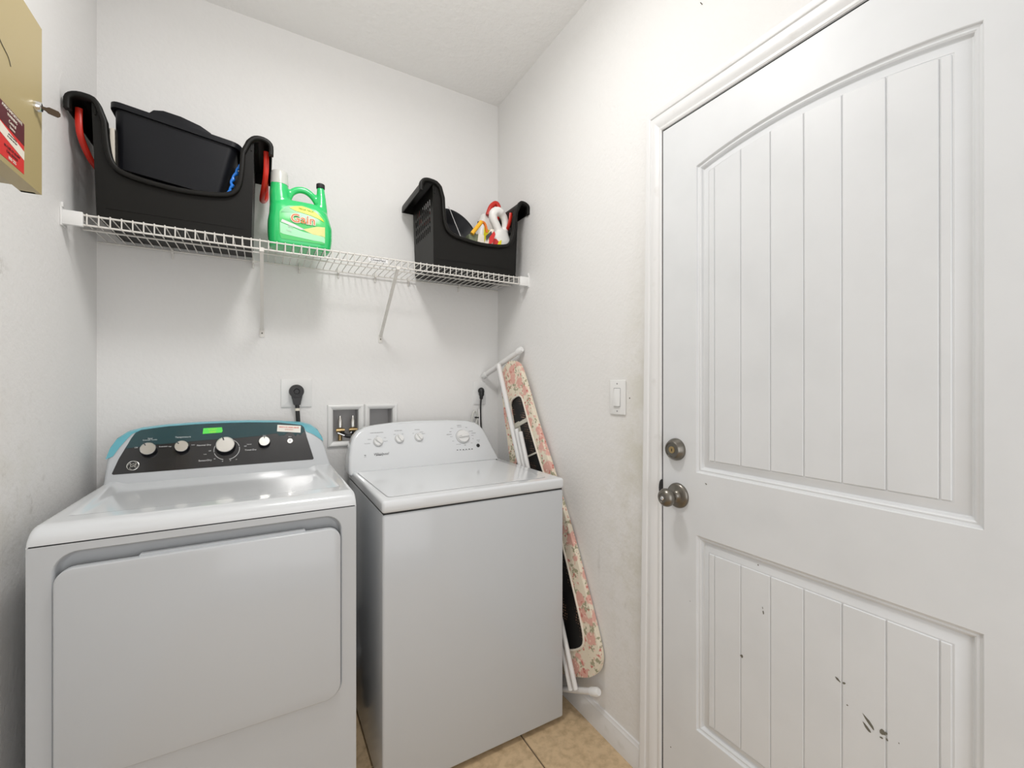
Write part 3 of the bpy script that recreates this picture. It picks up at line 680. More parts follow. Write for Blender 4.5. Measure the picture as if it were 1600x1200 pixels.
obj('red_label', prism(B(), [(.893, 1.925), (.912, 1.945), (.926, 1.985), (.920, 1.998), (.896, 1.972)], lambda a, b: (a, 1.774, b), lambda a, b: (a, 1.778, b)), 'sticker_r', o)
obj('black_label', prism(B(), [(.880, 1.948), (.908, 1.984), (.904, 1.996), (.878, 1.970)], lambda a, b: (a, 1.7735, b), lambda a, b: (a, 1.777, b)), 'ink', o)
# round black basin leaning inside with a bright rod
bn = thing('round_basin', 'round black basin leaning at the left inside the right tote', 'basin', (.75, 1.90, 1.90))
mt = Matrix.Translation((.775, 1.895, 2.005)) @ Matrix.Rotation(math.radians(28), 4, 'Y') @ Matrix.Rotation(math.radians(66), 4, 'X')
obj('basin_bowl', lathe(B(), mt, [(0, -.05), (.075, -.05), (.088, -.04), (.112, .004), (.118, .008), (.124, .008), (.126, .004), (.122, .0), (.116, .0), (.092, -.043), (.078, -.054), (0, -.054)], 48), 'black_m', bn, smooth=True, auto=60)
o = obj('thin_rod', tube(B(), [(.700, 1.784, 2.070), (.775, 1.80, 1.93)], .0016, 8), 'chrome', smooth=True); tag(recentre(o), 'thin bright metal rod leaning inside the right tote', 'rod')

# ------------------------------------------------------------------ green detergent bottle
gb = thing('detergent_bottle', 'green laundry detergent bottle with a yellow banner on the shelf between the totes', 'detergent bottle', (.118, 1.83, 1.799))
gz = 1.799; gy = 1.835; gx = .012
OUT = [(.010, .000), (.200, .000), (.212, .012), (.218, .040), (.219, .085), (.214, .120), (.205, .140), (.198, .175), (.194, .215), (.192, .258), (.163, .258),
       (.163, .232), (.160, .200), (.060, .200), (.066, .235), (.068, .252), (.011, .262), (.006, .235), (.006, .18), (.004, .14), (-.002, .09), (-.002, .03), (.002, .010)]
bm = B(); prism(bm, OUT[:10]+OUT[10:], lambda a, b: (gx+a, gy-.040, gz+b), lambda a, b: (gx+a, gy+.040, gz+b)); 
bm.free(); bm = B()
low = [p for p in OUT if p[1] < .15]
rr_tube(bm, [(gx+.106, gy, gz, .195, .085, .03), (gx+.107, gy, gz+.012, .212, .100, .04), (gx+.108, gy, gz+.05, .220, .108, .045), (gx+.108, gy, gz+.095, .220, .106, .045),
             (gx+.106, gy, gz+.125, .206, .098, .04), (gx+.103, gy, gz+.150, .198, .085, .036), (gx+.095, gy, gz+.178, .150, .060, .026)], 6)
rr_tube(bm, [(gx+.048, gy, gz+.09, .075, .07, .03), (gx+.041, gy, gz+.15, .072, .070, .032), (gx+.037, gy, gz+.20, .066, .062, .03), (gx+.036, gy, gz+.238, .058, .056, .026), (gx+.036, gy, gz+.243, .05, .05, .022)], 6)
rr_tube(bm, [(gx+.178, gy, gz+.10, .060, .06, .028), (gx+.180, gy, gz+.17, .044, .044, .02), (gx+.180, gy, gz+.22, .033, .033, .016), (gx+.178, gy, gz+.254, .027, .027, .013)], 6)
tube(bm, spline([(gx+.062, gy, gz+.175), (gx+.075, gy, gz+.212), (gx+.100, gy, gz+.231), (gx+.128, gy, gz+.231), (gx+.152, gy, gz+.214), (gx+.168, gy, gz+.190)], 4), .0125, 12)
b_ = obj('bottle_body', bm, 'green_b', gb); remesh(b_, .0036, 5)
obj('measuring_cap', lathe(B(), Matrix.Translation((gx+.037, gy, gz+.242)), [(.030, -.008), (.0295, .006), (.0285, .034), (.0265, .040), (.0235, .0405), (.0235, .036), (0, .035)], 36), 'cap_c', gb, smooth=True, auto=40)
obj('spout_cap', lathe(B(), Matrix.Translation((gx+.178, gy, gz+.252)), [(.0145, 0), (.0155, .002), (.0155, .016), (.0135, .018), (0, .018)], 24), 'rubber', gb, smooth=True, auto=40)
# label conforming to the rounded front
def yfront(a, b):                                         # y of the bottle front at local (a, b)
    hw, hd, r = .110, .0535, .045
    if b > .095: t = min(1, (b-.095)/.055); hd -= .010*t; hw -= .011*t; r -= .006*t
    if b < .05: hd -= .004*(.05-b)/.05
    d = abs(a-.107)-(hw-r)
    return gy-(hd-r+math.sqrt(max(r*r-max(d, 0)**2, 0)))
def patch(name, poly, m, h, parent=gb, n=14):
    ys_ = [p[1] for p in poly]; zmin, zmax = min(ys_), max(ys_); bm = B(); grid = []
    def span(z):
        xs_ = []
        for i in range(len(poly)):
            p, q = poly[i], poly[(i+1) % len(poly)]
            if (p[1]-z)*(q[1]-z) <= 0 and abs(p[1]-q[1]) > 1e-9: xs_.append(p[0]+(z-p[1])/(q[1]-p[1])*(q[0]-p[0]))
        return min(xs_), max(xs_)
    for j in range(n+1):
        z = zmin+(zmax-zmin)*(.003+.994*j/n); a, b = span(z)
        grid.append([bm.verts.new((gx+a+(b-a)*i/n, yfront(a+(b-a)*i/n, z)-h, gz+z)) for i in range(n+1)])
    for j in range(n):
        for i in range(n): bm.faces.new((grid[j][i], grid[j][i+1], grid[j+1][i+1], grid[j+1][i]))
    return obj(name, bm, m, parent, smooth=True)
lab = patch('front_label', [(.042, .022), (.185, .022), (.190, .035), (.190, .120), (.165, .148), (.110, .160), (.060, .148), (.036, .125), (.034, .045)], 'green_l', .0012)
patch('label_band', [(.038, .040), (.188, .028), (.188, .050), (.110, .058), (.037, .080)], 'mint', .0018, lab)
patch('label_swirl', [(.110, .066), (.150, .052), (.188, .050), (.188, .088), (.160, .085)], mat('pale_lemon', (.75, .75, .30), .4), .0020, lab)
patch('label_stripe', [(.040, .082), (.105, .064), (.120, .066), (.085, .080), (.044, .092)], 'white_ink', .0021, lab)
patch('label_top', [(.040, .118), (.100, .128), (.088, .150), (.062, .148)], 'green_d', .0018, lab)
bn_ = [(.068, .142), (.085, .150), (.110, .155), (.135, .151), (.160, .138), (.178, .120), (.186, .108), (.165, .117), (.140, .125), (.110, .130), (.085, .134)]
def fan(poly, name, m, h, parent):
    bm = B(); top = poly[:7]; bot = [poly[0]]+poly[7:][::-1]+[poly[6]]
    def samp(L_, t):
        i = min(int(t*(len(L_)-1)), len(L_)-2); f = t*(len(L_)-1)-i; return (L_[i][0]*(1-f)+L_[i+1][0]*f, L_[i][1]*(1-f)+L_[i+1][1]*f)
    prev = None
    for k in range(25):
        p, q = samp(top, k/24), samp(bot, k/24); row = [bm.verts.new((gx+x_, yfront(x_, z_)-h, gz+z_)) for x_, z_ in [(p[0]*(1-s)+q[0]*s, p[1]*(1-s)+q[1]*s) for s in (0, .5, 1)]]
        if prev:
            for s in (0, 1): bm.faces.new((prev[s], row[s], row[s+1], prev[s+1]))
        prev = row
    return obj(name, bm, m, parent, smooth=True)
yb = fan(bn_, 'yellow_banner', 'yellow', .0028, lab)
text('lettering', 'MEGA PACK', .0095, (gx+.124, yfront(.124, .1425)-.0045, gz+.1425), (1, 0, -.08), (0, 0, 1), 'green_d', lab)
text('logo_outline', 'Gain', .044, (gx+.113, yfront(.113, .1)-.0046, gz+.102), (1, 0, .02), (0, 0, 1), 'cream', lab, sx=1.02, off=.0026)
text('logo', 'Gain', .044, (gx+.113, yfront(.113, .1)-.0054, gz+.102), (1, 0, .02), (0, 0, 1), 'orange', lab, sx=1.02)
text('lettering', 'Original', .010, (gx+.066, yfront(.066, .07)-.0035, gz+.071), (1, -.25, 0), (0, 0, 1), 'white_ink', lab)
text('lettering', '96 loads', .008, (gx+.062, yfront(.062, .05)-.0035, gz+.055), (1, -.25, 0), (0, 0, 1), 'white_ink', lab)

# ------------------------------------------------------------------ dryer
X0, X1 = -.451, .236; YD = 1.343; DB = 2.022
dry = thing('dryer', 'white front loading dryer with a black control panel beside the left wall', 'dryer', ((X0+X1)/2, 1.69, 0))
DO = rrect(-.4105, .1965, .384, .912, [.042, .045, .045, .042], 8)
bm = plate(B(), rrect(X0, X1, .03, .9295, [.003]*4, 2), [DO], lambda a, b: (a, YD, b), lambda a, b: (a, YD+.012, b))
obj('front_panel', bm, 'enamel', dry, smooth=True, auto=30)
bm = B(); box(bm, X0, X1, YD+.012, DB, .03, .9295); bm.faces.ensure_lookup_table()
bmesh.ops.delete(bm, geom=[min(bm.faces, key=lambda f: f.calc_center_median().y)], context='FACES')
obj('cabinet', bm, 'enamel', dry)
bm = B(); rings = []                                      # soft sided recess behind the door
for off, dep in ((-.0001, 0), (.002, .002), (.004, .010), (.007, .022), (.012, .026)): rings.append([bm.verts.new((p[0], YD+dep, p[1])) for p in offset(DO, off)])
n = len(DO)
for A_, C_ in zip(rings, rings[1:]):
    for k in range(n): bm.faces.new((A_[k], A_[(k+1) % n], C_[(k+1) % n], C_[k]))
bm.faces.new(rings[-1]); obj('door_recess', bm, 'enamel', dry, smooth=True, auto=60)
bm = B(); prism(bm, rrect(-.4055, .1915, .3885, .8765, [.040, .032, .034, .038], 8), lambda a, b: (a, YD-.012, b), lambda a, b: (a, YD+.012, b))
dd = obj('dryer_door', bm, 'enamel', dry, bevel=.0035, seg=3)
obj('door_gap_shade', prism(B(), rrect(-.4075, .1935, .3865, .872, [.040, .030, .030, .040], 8), lambda a, b: (a, YD+.008, b), lambda a, b: (a, YD+.024, b)), 'dark', dry)  # dark plate that paints the shade in the gap round the door
obj('door_grip_lip', prism(B(), rrect(-.26, .10, .874, .882, .003, 3), lambda a, b: (a, YD+.000, b), lambda a, b: (a, YD+.014, b)), 'enamel', dd)
# moulded top: height field with rolled edges and a shallow dish
def sst(t): t = max(0, min(1, t)); return t*t*(3-2*t)
def ztop(x, y):
    z = .972
    dyf = y-YD; r = .040
    if dyf < r: z -= (1-math.sqrt(max(0, 1-((r-dyf)/r)**2)))*.036
    ds = min(x-X0, X1-x); r2 = .016
    if ds < r2: z -= (1-math.sqrt(max(0, 1-((r2-ds)/r2)**2)))*.012
    f = (y-1.44)/(1.88-1.44)
    xl = -.412-.012*f; xr = .205-.030*f
    d = min((x-xl)/.030, (xr-x)/.030, (y-1.435)/.020, (1.90-y)/.010)
    z -= .0085*sst(d)
    return z
bm = B(); NX, NY = 96, 90; G = []
gxs = [X0+(X1-X0)*(.5-.5*math.cos(PI*i/NX)) for i in range(NX+1)]
gys = [YD+(1.90-YD)*(j/NY)**1.35 for j in range(NY+1)]
for y in gys: G.append([bm.verts.new((x, y, ztop(x, y))) for x in gxs])
for j in range(NY):
    for i in range(NX): bm.faces.new((G[j][i], G[j][i+1], G[j+1][i+1], G[j+1][i]))
def skirt(vs):
    lo = [bm.verts.new((v.co.x, v.co.y, .9325)) for v in vs]
    for a in range(len(vs)-1): bm.faces.new((vs[a], vs[a+1], lo[a+1], lo[a]))
skirt(G[0]); skirt([r[0] for r in G]); skirt([r[-1] for r in G])
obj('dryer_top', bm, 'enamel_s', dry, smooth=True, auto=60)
obj('seam', box(B(), X0+.003, X1-.003, YD+.003, DB, .929, .9335), 'dark', dry)
# console
lean = lambda z: 1.872+(z-.972)*.50
CO = [(X0-.004, .950), (X1-.004, .950), (X1-.006, .972), (.222, 1.00), (.213, 1.04), (.203, 1.075), (.188, 1.103), (.165, 1.122), (.130, 1.133), (.05, 1.142), (-.05, 1.147), (-.128, 1.148),
      (-.21, 1.147), (-.31, 1.142), (-.375, 1.134), (-.408, 1.124), (-.432, 1.105), (-.446, 1.078), (-.452, 1.04), (X0-.002, .972)]
bm = B(); prism(bm, CO, lambda a, b: (a, lean(b), b), lambda a, b: (a, 2.02, b)); cs = obj('console', bm, 'enamel', dry, bevel=.009, seg=3, )
def lp(a, b, h=0): n = V((0, -1, .50)).normalized(); return V((a, lean(b), b))+n*h
PN = [(-.434, .9965), (-.430, .9935), (.166, .9935), (.170, .9965), (.160, 1.035), (.148, 1.080), (.138, 1.118), (.131, 1.125), (.05, 1.1385), (-.05, 1.143), (-.128, 1.1440), (-.21, 1.143), (-.30, 1.1390), (-.372, 1.130), (-.386, 1.122), (-.395, 1.105), (-.408, 1.075), (-.422, 1.040)]
cp = obj('control_panel', prism(B(), PN, lambda a, b: lp(a, b, .0014), lambda a, b: lp(a, b, -.002)), 'glass_b', dry)
# protective film: blue along the edge, clear teal with a torn lower edge over the black
jag = [(.148, 1.082)]; x = .14
while x > .04: jag.append((x, 1.094+random.uniform(-.010, .008))); x -= .008
jag += [(.03, 1.098), (-.02, 1.092), (-.10, 1.088), (-.18, 1.087), (-.26, 1.083), (-.33, 1.080), (-.408, 1.072)]
FT = jag[::-1]+[(.139, 1.118), (.131, 1.126), (.05, 1.1390), (-.05, 1.1435), (-.128, 1.1445), (-.21, 1.1435), (-.30, 1.1395), (-.372, 1.131), (-.386, 1.123), (-.396, 1.105)]
obj('clear_film', plate(B(), FT, [], lambda a, b: lp(a, b, .0024), lambda a, b: lp(a, b, .0018)), 'film_t', dry)
edge = [(-.455, 1.045), (-.448, 1.078), (-.434, 1.106), (-.409, 1.126), (-.375, 1.136), (-.31, 1.1435), (-.21, 1.1485), (-.128, 1.1495), (-.05, 1.1485), (.05, 1.1435), (.130, 1.1345), (.166, 1.1235), (.190, 1.104), (.206, 1.075), (.209, 1.062)]
inn = [(-.437, 1.050), (-.424, 1.076), (-.410, 1.098), (-.396, 1.118), (-.372, 1.1305), (-.31, 1.1390), (-.21, 1.1435), (-.128, 1.1445), (-.05, 1.1435), (.05, 1.1390), (.131, 1.126), (.140, 1.115), (.147, 1.100), (.172, 1.088), (.208, 1.060)]
bm = B(); pr = None
for (a, b), (c, d) in zip(edge, inn):
    row = [bm.verts.new((a+(.0015 if a > -.128 else -.0015)*0, 1.99, b+.0025)), bm.verts.new((a, lean(b)+.006, b+.0015)), bm.verts.new(lp(a*.985+c*.015, b-.004, .003)), bm.verts.new(lp(c, d, .0022))]
    if pr:
        for k in range(3): bm.faces.new((pr[k], row[k], row[k+1], pr[k+1]))
    pr = row
obj('blue_film', bm, 'film', dry, smooth=True)
nrm = V((0, -1, .50)).normalized(); upv = V((0, .50, 1)).normalized()
def dknob(x, z, r, h, ang, ring=False):
    c = lp(x, z, .001); mt = axes(c, (1, 0, 0), nrm)
    k = obj('dial', lathe(B(), mt, [(r*1.10, 0), (r*1.08, h*.45), (r, h*.8), (r*.98, h)], 40), 'black_m', dry, smooth=True, auto=40)
    obj('dial_face', lathe(B(), mt, [(r*1.0, h*.78), (r*1.0, h), (r*.95, h*1.06), (r*.90, h*1.06), (r*.88, h*1.02), (0, h*1.02)], 40), 'steel', k, smooth=True, auto=30)
    d = (V((1, 0, 0))*math.sin(ang)+upv*math.cos(ang)); s = nrm.cross(d)
    m2 = Matrix((s, d, nrm)).transposed().to_4x4(); m2.translation = c+nrm*h*1.05+d*r*.80; obj('dial_pointer', boxm(m2, r*.14, r*.42, .0012), 'ink', k)
    return k
dknob(-.345, 1.062, .0215, .022, -.55); dknob(-.253, 1.064, .0200, .022, -.75)
dknob(-.124, 1.060, .0290, .026, -.30); dknob(.000, 1.066, .0185, .020, 0.0)
# broken ring round the big dial
for a0, a1 in ((15, 75), (80, 168), (195, 252), (258, 345)):
    bm = B(); pts = []; ce = lp(-.120, 1.050, .0022)
    for k in range(13):
        t = math.radians(a0+(a1-a0)*k/12); pts.append(ce+(V((1, 0, 0))*math.sin(t)+upv*math.cos(t))*.0395)
    obj('dial_ring', tube(bm, pts, .0011, 6), 'white_ink', cp)
mt = axes(lp(.088, 1.067, .001), (1, 0, 0), nrm)
sb = obj('start_button', lathe(B(), mt, [(.0105, 0), (.0105, .003), (.009, .004), (0, .004)], 28), 'steel', dry, smooth=True, auto=30)
obj('button_centre', lathe(B(), mt, [(.0045, .0038), (.0045, .0050), (0, .0052)], 20), 'white_ink', sb, smooth=True)
def dtext(s, x, z, sz, m='white_ink', al='CENTER', sh_=0): text('lettering', s, sz, lp(x, z, .0028), (1, 0, 0), upv, m, cp, align=al, shear=sh_)
for s, x, z, sz in [('Extended Tumble', -.345, 1.096, .0055), ('Signal', -.345, 1.101, .006), ('Temperature', -.253, 1.1005, .0085), ('Off', -.380, 1.073, .006), ('Extended', -.307, 1.072, .006),
                    ('High', -.288, 1.071, .005), ('Low', -.222, 1.072, .006), ('Normal Dry', -.190, 1.069, .0085), ('Off', -.172, 1.048, .006), ('Less', -.185, 1.038, .005), ('SensorDry', -.184, 1.017, .0090),
                    ('Off', -.062, 1.057, .006), ('Timed Dry', -.045, 1.043, .0085), ('Heated', -.05, 1.063, .005), ('60', -.156, 1.020, .005), ('40', -.132, 1.010, .005), ('20', -.108, 1.011, .005), ('10', -.090, 1.013, .005), ('Signal', .000, 1.092, .005), ('Start', .088, 1.083, .0055)]:
    dtext(s, x, z, sz)
# round monogram emblem
em = lp(-.383, 1.017, .0016)
bm = B(); tube(bm, [em+(V((1, 0, 0))*math.sin(t)+upv*math.cos(t))*.0155 for t in [2*PI*k/32 for k in range(32)]], .0012, 6, closed=True)
for q in range(4):
    t = q*PI/2+.5; tube(bm, spline([em+(V((1, 0, 0))*math.sin(t+d)+upv*math.cos(t+d))*rr for d, rr in ((-.35, .0135), (0, .0125), (.35, .0105), (.15, .0085))], 3), .0007, 5)
e_ = obj('emblem', bm, 'steel', dry, smooth=True)
text('emblem_letters', 'GE', .0165, lp(-.383, 1.0175, .0022), (1, 0, 0), upv, 'steel', e_, shear=.35, sx=.85)
# stickers
gs = obj('green_sticker', plate(B(), [(-.196, 1.108), (-.138, 1.110), (-.135, 1.116), (-.138, 1.129), (-.195, 1.128)], [], lambda a, b: lp(a, b, .0032), lambda a, b: lp(a, b, .0024)), 'green_st', dry)
text('lettering', 'START', .009, lp(-.166, 1.1225, .0034), (1, 0, 0), upv, 'yellow_ink', gs); text('lettering', 'HERE', .009, lp(-.166, 1.1135, .0034), (1, 0, 0), upv, 'yellow_ink', gs)
wsx = obj('barcode_sticker', plate(B(), [(.043, 1.105), (.126, 1.096), (.128, 1.122), (.045, 1.130)], [], lambda a, b: lp(a, b, .0034), lambda a, b: lp(a, b, .0025)), 'white_st', dry)
bm = B(); x = .051
while x < .120:
    wd = random.choice((.0006, .001, .0016)); dz = -.09*(x-.051)
    prism(bm, [(x, 1.1185+dz), (x+wd, 1.1185+dz), (x+wd, 1.1240+dz), (x, 1.1240+dz)], lambda a, b: lp(a, b, .0037), lambda a, b: lp(a, b, .0033)); x += wd+random.choice((.0008, .0014))
obj('barcode', bm, 'red_ink', wsx)
text('lettering', 'GTD45EASJ', .007, lp(.088, 1.1090, .0037), (1, 0, -.09), upv, 'red_ink', wsx)
for sx_ in (X0+.04, X1-.04):
    for sy_ in (YD+.06, DB-.06): obj('levelling_foot', lathe(B(), Matrix.Translation((sx_, sy_, 0)), [(.018, 0), (.018, .012), (.008, .014), (.008, .032)], 16), 'rubber', dry, smooth=True)

# ------------------------------------------------------------------ washer
A0, A1 = .311, .997; YW = 1.341; WBk = 1.945
was = thing('washing_machine', 'white top loading washing machine between the dryer and the ironing board', 'washing machine', ((A0+A1)/2, 1.66, 0))
obj('cabinet', box(B(), A0+.002, A1-.002, YW+.003, WBk, .018, .889), 'enamel', was, bevel=.008, seg=3)
obj('seam', box(B(), A0+.006, A1-.006, YW+.008, WBk-.003, .886, .8945), 'dark', was)
# top cap with sunken lid well
LI = [(.3405, 1.386), (.9405, 1.386), (.9545, 1.822), (.9400, 1.836), (.3420, 1.836), (.3275, 1.822)]
LIr = [(.352, 1.384), (.929, 1.384), (.938, 1.387), (.9415, 1.396), (.9545, 1.815), (.953, 1.826), (.945, 1.832), (.337, 1.832), (.329, 1.826), (.3275, 1.815), (.3395, 1.396), (.343, 1.387)]
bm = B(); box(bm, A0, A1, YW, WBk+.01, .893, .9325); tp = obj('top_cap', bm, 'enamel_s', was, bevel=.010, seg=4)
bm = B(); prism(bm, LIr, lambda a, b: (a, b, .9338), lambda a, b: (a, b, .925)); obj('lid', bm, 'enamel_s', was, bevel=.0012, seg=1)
bm = B(); rings = [[bm.verts.new((p[0], p[1], z)) for p in offset(LIr, o_)] for o_, z in ((-.0022, .9328), (-.0022, .9332), (.0005, .9332), (.0005, .9328))]
for A_, C_ in zip(rings, rings[1:]):
    for k in range(len(LIr)): bm.faces.new((A_[k], A_[(k+1) % len(LIr)], C_[(k+1) % len(LIr)], C_[k]))
obj('lid_gap', bm, 'grey_ink', was)
obj('hinge_pin', lathe(B(), Matrix.Translation((.964, 1.836, .9325)), [(.004, 0), (.0035, .002), (0, .0022)], 12), 'dark', was, smooth=True)
wl = lambda z: 1.862+(z-.932)*.46
def wp(a, b, h=0): n = V((0, -1, .46)).normalized(); return V((a, wl(b), b))+n*h
# left outline first, then the right one
WO = [(A0-.012, .915), (A1-.004, .915), (A1-.006, .940), (.972, .985), (.956, 1.030), (.942, 1.065), (.925, 1.090), (.900, 1.106), (.860, 1.114), (.76, 1.121), (.60, 1.123), (.50, 1.120), (.42, 1.113), (.375, 1.104), (.345, 1.090), (.326, 1.068), (.314, 1.035), (.304, .99), (A0-.012, .940)]
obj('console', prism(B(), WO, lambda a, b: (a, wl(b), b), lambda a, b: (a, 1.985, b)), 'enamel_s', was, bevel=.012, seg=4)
wn = V((0, -1, .46)).normalized(); wu = V((0, .46, 1)).normalized()
def wknob(x, z, r, h, ang):
    mt = axes(wp(x, z, 0), (1, 0, 0), wn)
    k = obj('dial', lathe(B(), mt, [(r*1.06, 0), (r*1.06, .002), (r, .0025), (r*.96, h*.55), (r*.90, h*.62), (0, h*.62)], 40), 'plastic_w', was, smooth=True, auto=35)
    obj('dial_skirt', lathe(B(), mt, [(r*1.12, 0), (r*1.12, .0008), (r*1.04, .0010)], 40), 'grey_ink', k)
    d = (V((1, 0, 0))*math.sin(ang)+wu*math.cos(ang)); s = d.cross(wn)
    m2 = Matrix((s, d, wn)).transposed().to_4x4(); m2.translation = wp(x, z, 0)+wn*h*.78; obj('dial_grip', boxm(m2, r*.42, r*1.75, h*.5), 'plastic_w', k, bevel=r*.12, seg=3)
    m2 = m2.copy(); m2.translation = wp(x, z, 0)+wn*(h*1.035)+d*r*.6; obj('dial_mark', boxm(m2, r*.06, r*.42, .0006), 'grey_ink', k)
wknob(.427, 1.043, .0188, .018, -.85); wknob(.520, 1.050, .0182, .018, -.55); wknob(.609, 1.052, .0182, .018, -.55)
wknob(.822, 1.043, .0305, .022, -1.65)
def wt(s, x, z, sz, m='grey_ink', sh_=0, sx=1): text('lettering', s, sz, wp(x, z, .0006), (1, 0, 0), wu, m, was, shear=sh_, sx=sx)
for s, x, z, sz in [('LOAD SIZE SELECTION', .418, 1.077, .0055), ('WATER TEMP', .512, 1.081, .0055), ('OPTIONS', .598, 1.081, .0055), ('Medium', .385, 1.051, .0045), ('Auto Sensing', .374, 1.035, .0045), ('Large', .450, 1.055, .0045), ('Deep Fill', .452, 1.040, .0045), ('Small', .418, 1.063, .0045),
                    ('Cold', .494, 1.066, .0045), ('Hot', .530, 1.066, .0045), ('Off', .578, 1.066, .0045), ('2nd Rinse', .617, 1.070, .0045), ('Softener', .625, 1.063, .0045),
                    ('NORMAL', .806, 1.091, .0055), ('Heavy Duty', .806, 1.084, .0045), ('Whites', .766, 1.079, .0045), ('Bulky', .757, 1.064, .0045), ('DELICATE', .748, 1.052, .0055), ('Casual', .757, 1.042, .0045), ('Rinse', .764, 1.022, .0045),
                    ('Drain & Spin', .788, 1.006, .0045), ('Soak', .820, 1.000, .0045), ('Quick', .842, 1.080, .0045), ('Cold Wash', .862, 1.062, .0045), ('NORMAL', .875, 1.052, .0055), ('Colors', .866, 1.042, .0045), ('Eco', .866, 1.027, .0045), ('Clean', .855, 1.008, .0045), ('START', .893, 1.018, .0060), ('stop', .893, 1.012, .0045),
                    ('sensing   fill   wash   rinse   spin', .828, .978, .0040)]:
    wt(s, x+.007, z+.004, sz)
wt('Whirlpool', .434, .993, .0165, 'ink', .35, .92)
text('logo_swoosh', '~', .03, wp(.425, .990, .0006), (1, 0, .1), wu, 'ink', was, sx=1.6)
wt('HE', .368, .992, .0060, 'ink'); wt('system', .368, .986, .0035)
for k in range(6):
    x = .784+k*.0150; c = wp(x, .985, .0004); m2 = Matrix((V((1, 0, 0)), wu, wn)).transposed().to_4x4(); m2.translation = c; obj('indicator_light', boxm(m2, .0060, .0032, .0010), 'ink', was)
obj('start_button', lathe(B(), axes(wp(.893, .998, 0), (1, 0, 0), wn), [(.0085, 0), (.0085, .0028), (.0068, .0034), (0, .0034)], 28), 'rubber', was, smooth=True, auto=30)
for sx_ in (A0+.045, A1-.045):
    for sy_ in (YW+.06, WBk-.06): obj('levelling_foot', lathe(B(), Matrix.Translation((sx_, sy_, 0)), [(.016, 0), (.016, .008), (.007, .010), (.007, .019)], 16), 'rubber', was, smooth=True)
# grey corrugated hose lying in the gap between the machines
hp = thing('corrugated_hose', 'grey corrugated hose standing in the gap between dryer and washer', 'hose', (.274, 1.80, 0))
bm = B(); pts = spline([V((.273, 1.80, .012+.10)), V((.273, 1.81, .20)), V((.274, 1.86, .29)), V((.274, 1.93, .33))], 8); tube(bm, pts, [.022+.003*(i % 2) for i in range(len(pts))], 14); obj('hose_body', bm, 'hose', hp, smooth=True, auto=20)
obj('hose_cuff', tube(B(), [(.273, 1.80, .0), (.273, 1.80, .12)], .027, 16), 'rubber', hp, smooth=True)

# ------------------------------------------------------------------ ironing board
ib = thing('ironing_board', 'folded ironing board with a floral cover leaning between washer and right wall', 'ironing board', (1.05, 1.45, 0))
C0 = V((1.040, 1.862, 1.402)); a_ = V((.002, -.39, -.92)).normalized(); b_ = V((.12, -.91, .386)); b_ = (b_-a_*b_.dot(a_)).normalized(); n_ = a_.cross(b_).normalized()
if n_.x > 0: n_ = -n_                                     # faces the room
def ip(s, t, h=0): return C0+a_*s+b_*t+n_*h
Wd = [(0, 0), (.006, .030), (.022, .056), (.05, .076), (.10, .086), (.20, .096), (.35, .108), (.50, .128), (.62, .142), (.85, .162), (1.10, .172), (1.24, .172), (1.29, .160), (1.325, .130), (1.345, .08), (1.35, 0)]
Ws = [tuple(p) for p in spline([V(p) for p in Wd], 3)]
lw = lambda s: 1+.18*max(0, min(1, (.9-s)/.5))*min(1, s/.25)
outl = [(s, t) for s, t in Ws]+[(s, -t*lw(s)) for s, t in Ws[::-1][1:-1]]
hole = [(s, t) for s, t in [(.185, .0), (.188, .028), (.20, .044), (.225, .052), (.35, .060), (.50, .076), (.62, .090), (.85, .102), (1.10, .108), (1.20, .106), (1.24, .085), (1.255, .04), (1.258, 0)]]
hole = [tuple(p) for p in spline([V(p) for p in hole], 3)]
hol = hole+[(s, -t) for s, t in hole[::-1][1:-1]]
ti = .022
def wob(s, t): return .0015*math.sin(s*61)*math.cos(t*43)
bm = B(); plate(bm, outl, [hol], lambda s, t: ip(s, t, 0), lambda s, t: ip(s, t, -ti))
bmesh.ops.remove_doubles(bm, verts=bm.verts, dist=1e-6)
obj('cover', bm, 'floral', ib, bevel=.005, seg=3)
bm = B(); tube(bm, [ip(s, t, .001) for s, t in hol], .0045, 8, closed=True); obj('hem', bm, 'cream', ib, smooth=True)
bm = B(); plate(bm, offset(hol[::-1], -.004) if False else hol, [], lambda s, t: ip(s, t, -.008), lambda s, t: ip(s, t, -.012)); obj('steel_mesh', bm, 'perf', ib)
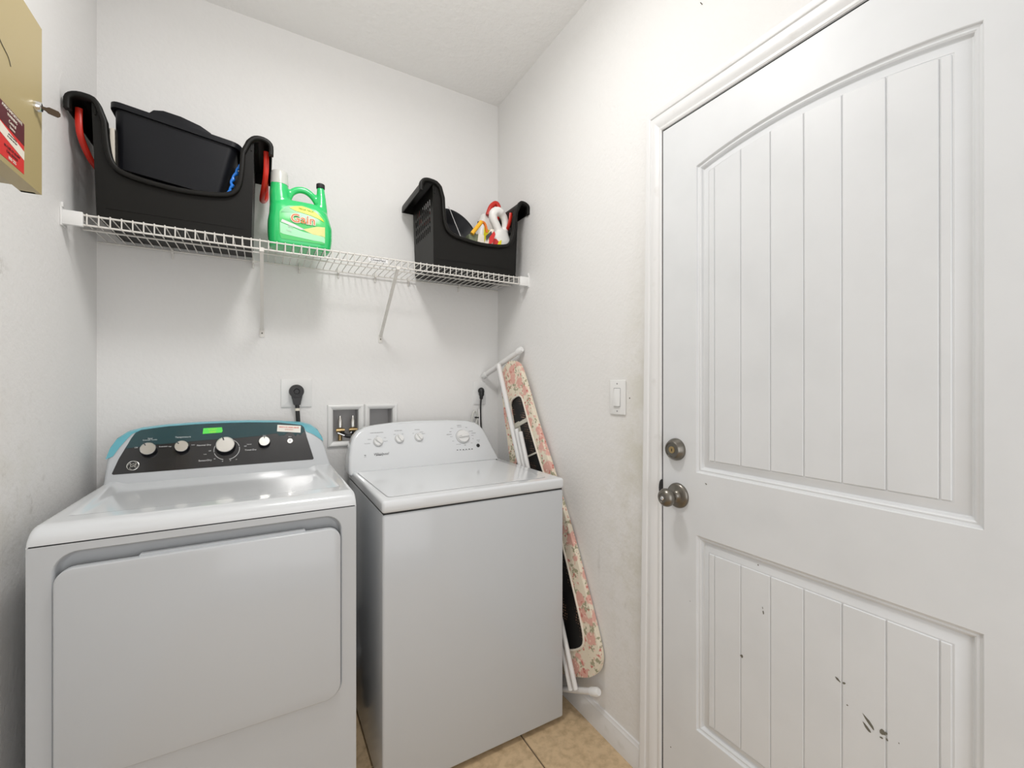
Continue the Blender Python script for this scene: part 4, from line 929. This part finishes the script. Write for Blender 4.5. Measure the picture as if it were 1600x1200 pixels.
obj('underside_plate', plate(B(), [(.30, -.052), (1.2, -.100), (1.2, -.030), (.30, -.018)], [], lambda s, t: ip(s, t, -.0045), lambda s, t: ip(s, t, -.0075)), 'pale', ib)
for s0, w_ in ((.315, .018), (.475, .007), (.80, .02)):
    obj('cross_bar', plate(B(), [(s0-w_/2, -.085), (s0+w_/2, -.085), (s0+w_/2, .095), (s0-w_/2, .095)], [], lambda s, t: ip(s, t, -.0015), lambda s, t: ip(s, t, -.0070)), 'pale', ib)
def leg(name, p, q, r, m='tube_w'): return obj(name, tube(B(), [p, q], r, 14), m, ib, smooth=True)
LT = V((1.010, 1.903, 1.392)); LBt = V((1.018, 1.43, .32))
leg('leg', LT, LBt, .0120)
leg('leg', V((1.016, 1.735, 1.085)), V((1.020, 1.33, .12)), .0100); leg('leg', V((1.016, 1.700, 1.075)), V((1.020, 1.30, .14)), .0095)
f1a, f1b = V((1.000, 2.044, 1.338)), V((1.068, 1.785, 1.458))
ft = leg('foot_bar', f1a, f1b, .0130)
dv = (f1b-f1a).normalized()
for p, s in ((f1a, -1), (f1b, 1)): obj('rubber_foot', tube(B(), [p-dv*s*.022, p+dv*s*.004, p+dv*s*.010], [.0155, .0160, .012], 14), 'plastic_w', ft, smooth=True)
g1a, g1b = V((1.020, 1.440, .062)), V((1.055, 1.222, .166))
ft = leg('foot_bar', g1a, g1b, .0115); dv = (g1b-g1a).normalized()
for p, s in ((g1a, -1), (g1b, 1)): obj('rubber_foot', tube(B(), [p-dv*s*.028, p+dv*s*.004, p+dv*s*.012], [.0150, .0158, .011], 14), 'plastic_w', ft, smooth=True)
obj('latch', boxm(Matrix.Translation(ip(.50, -.075, .006)), .012, .022, .03), 'rubber', ib, bevel=.003)

# ------------------------------------------------------------------ ceiling lamp (above the frame)
cl = thing('ceiling_lamp', 'round flush ceiling lamp above the middle of the room', 'lamp', (.28, 1.0, 2.72))
obj('lamp_base', lathe(B(), Matrix.Translation((.28, 1.0, 2.786)), [(.14, 0), (.14, -.02), (.12, -.025), (0, -.025)], 40), 'plastic_w', cl, smooth=True, auto=40)
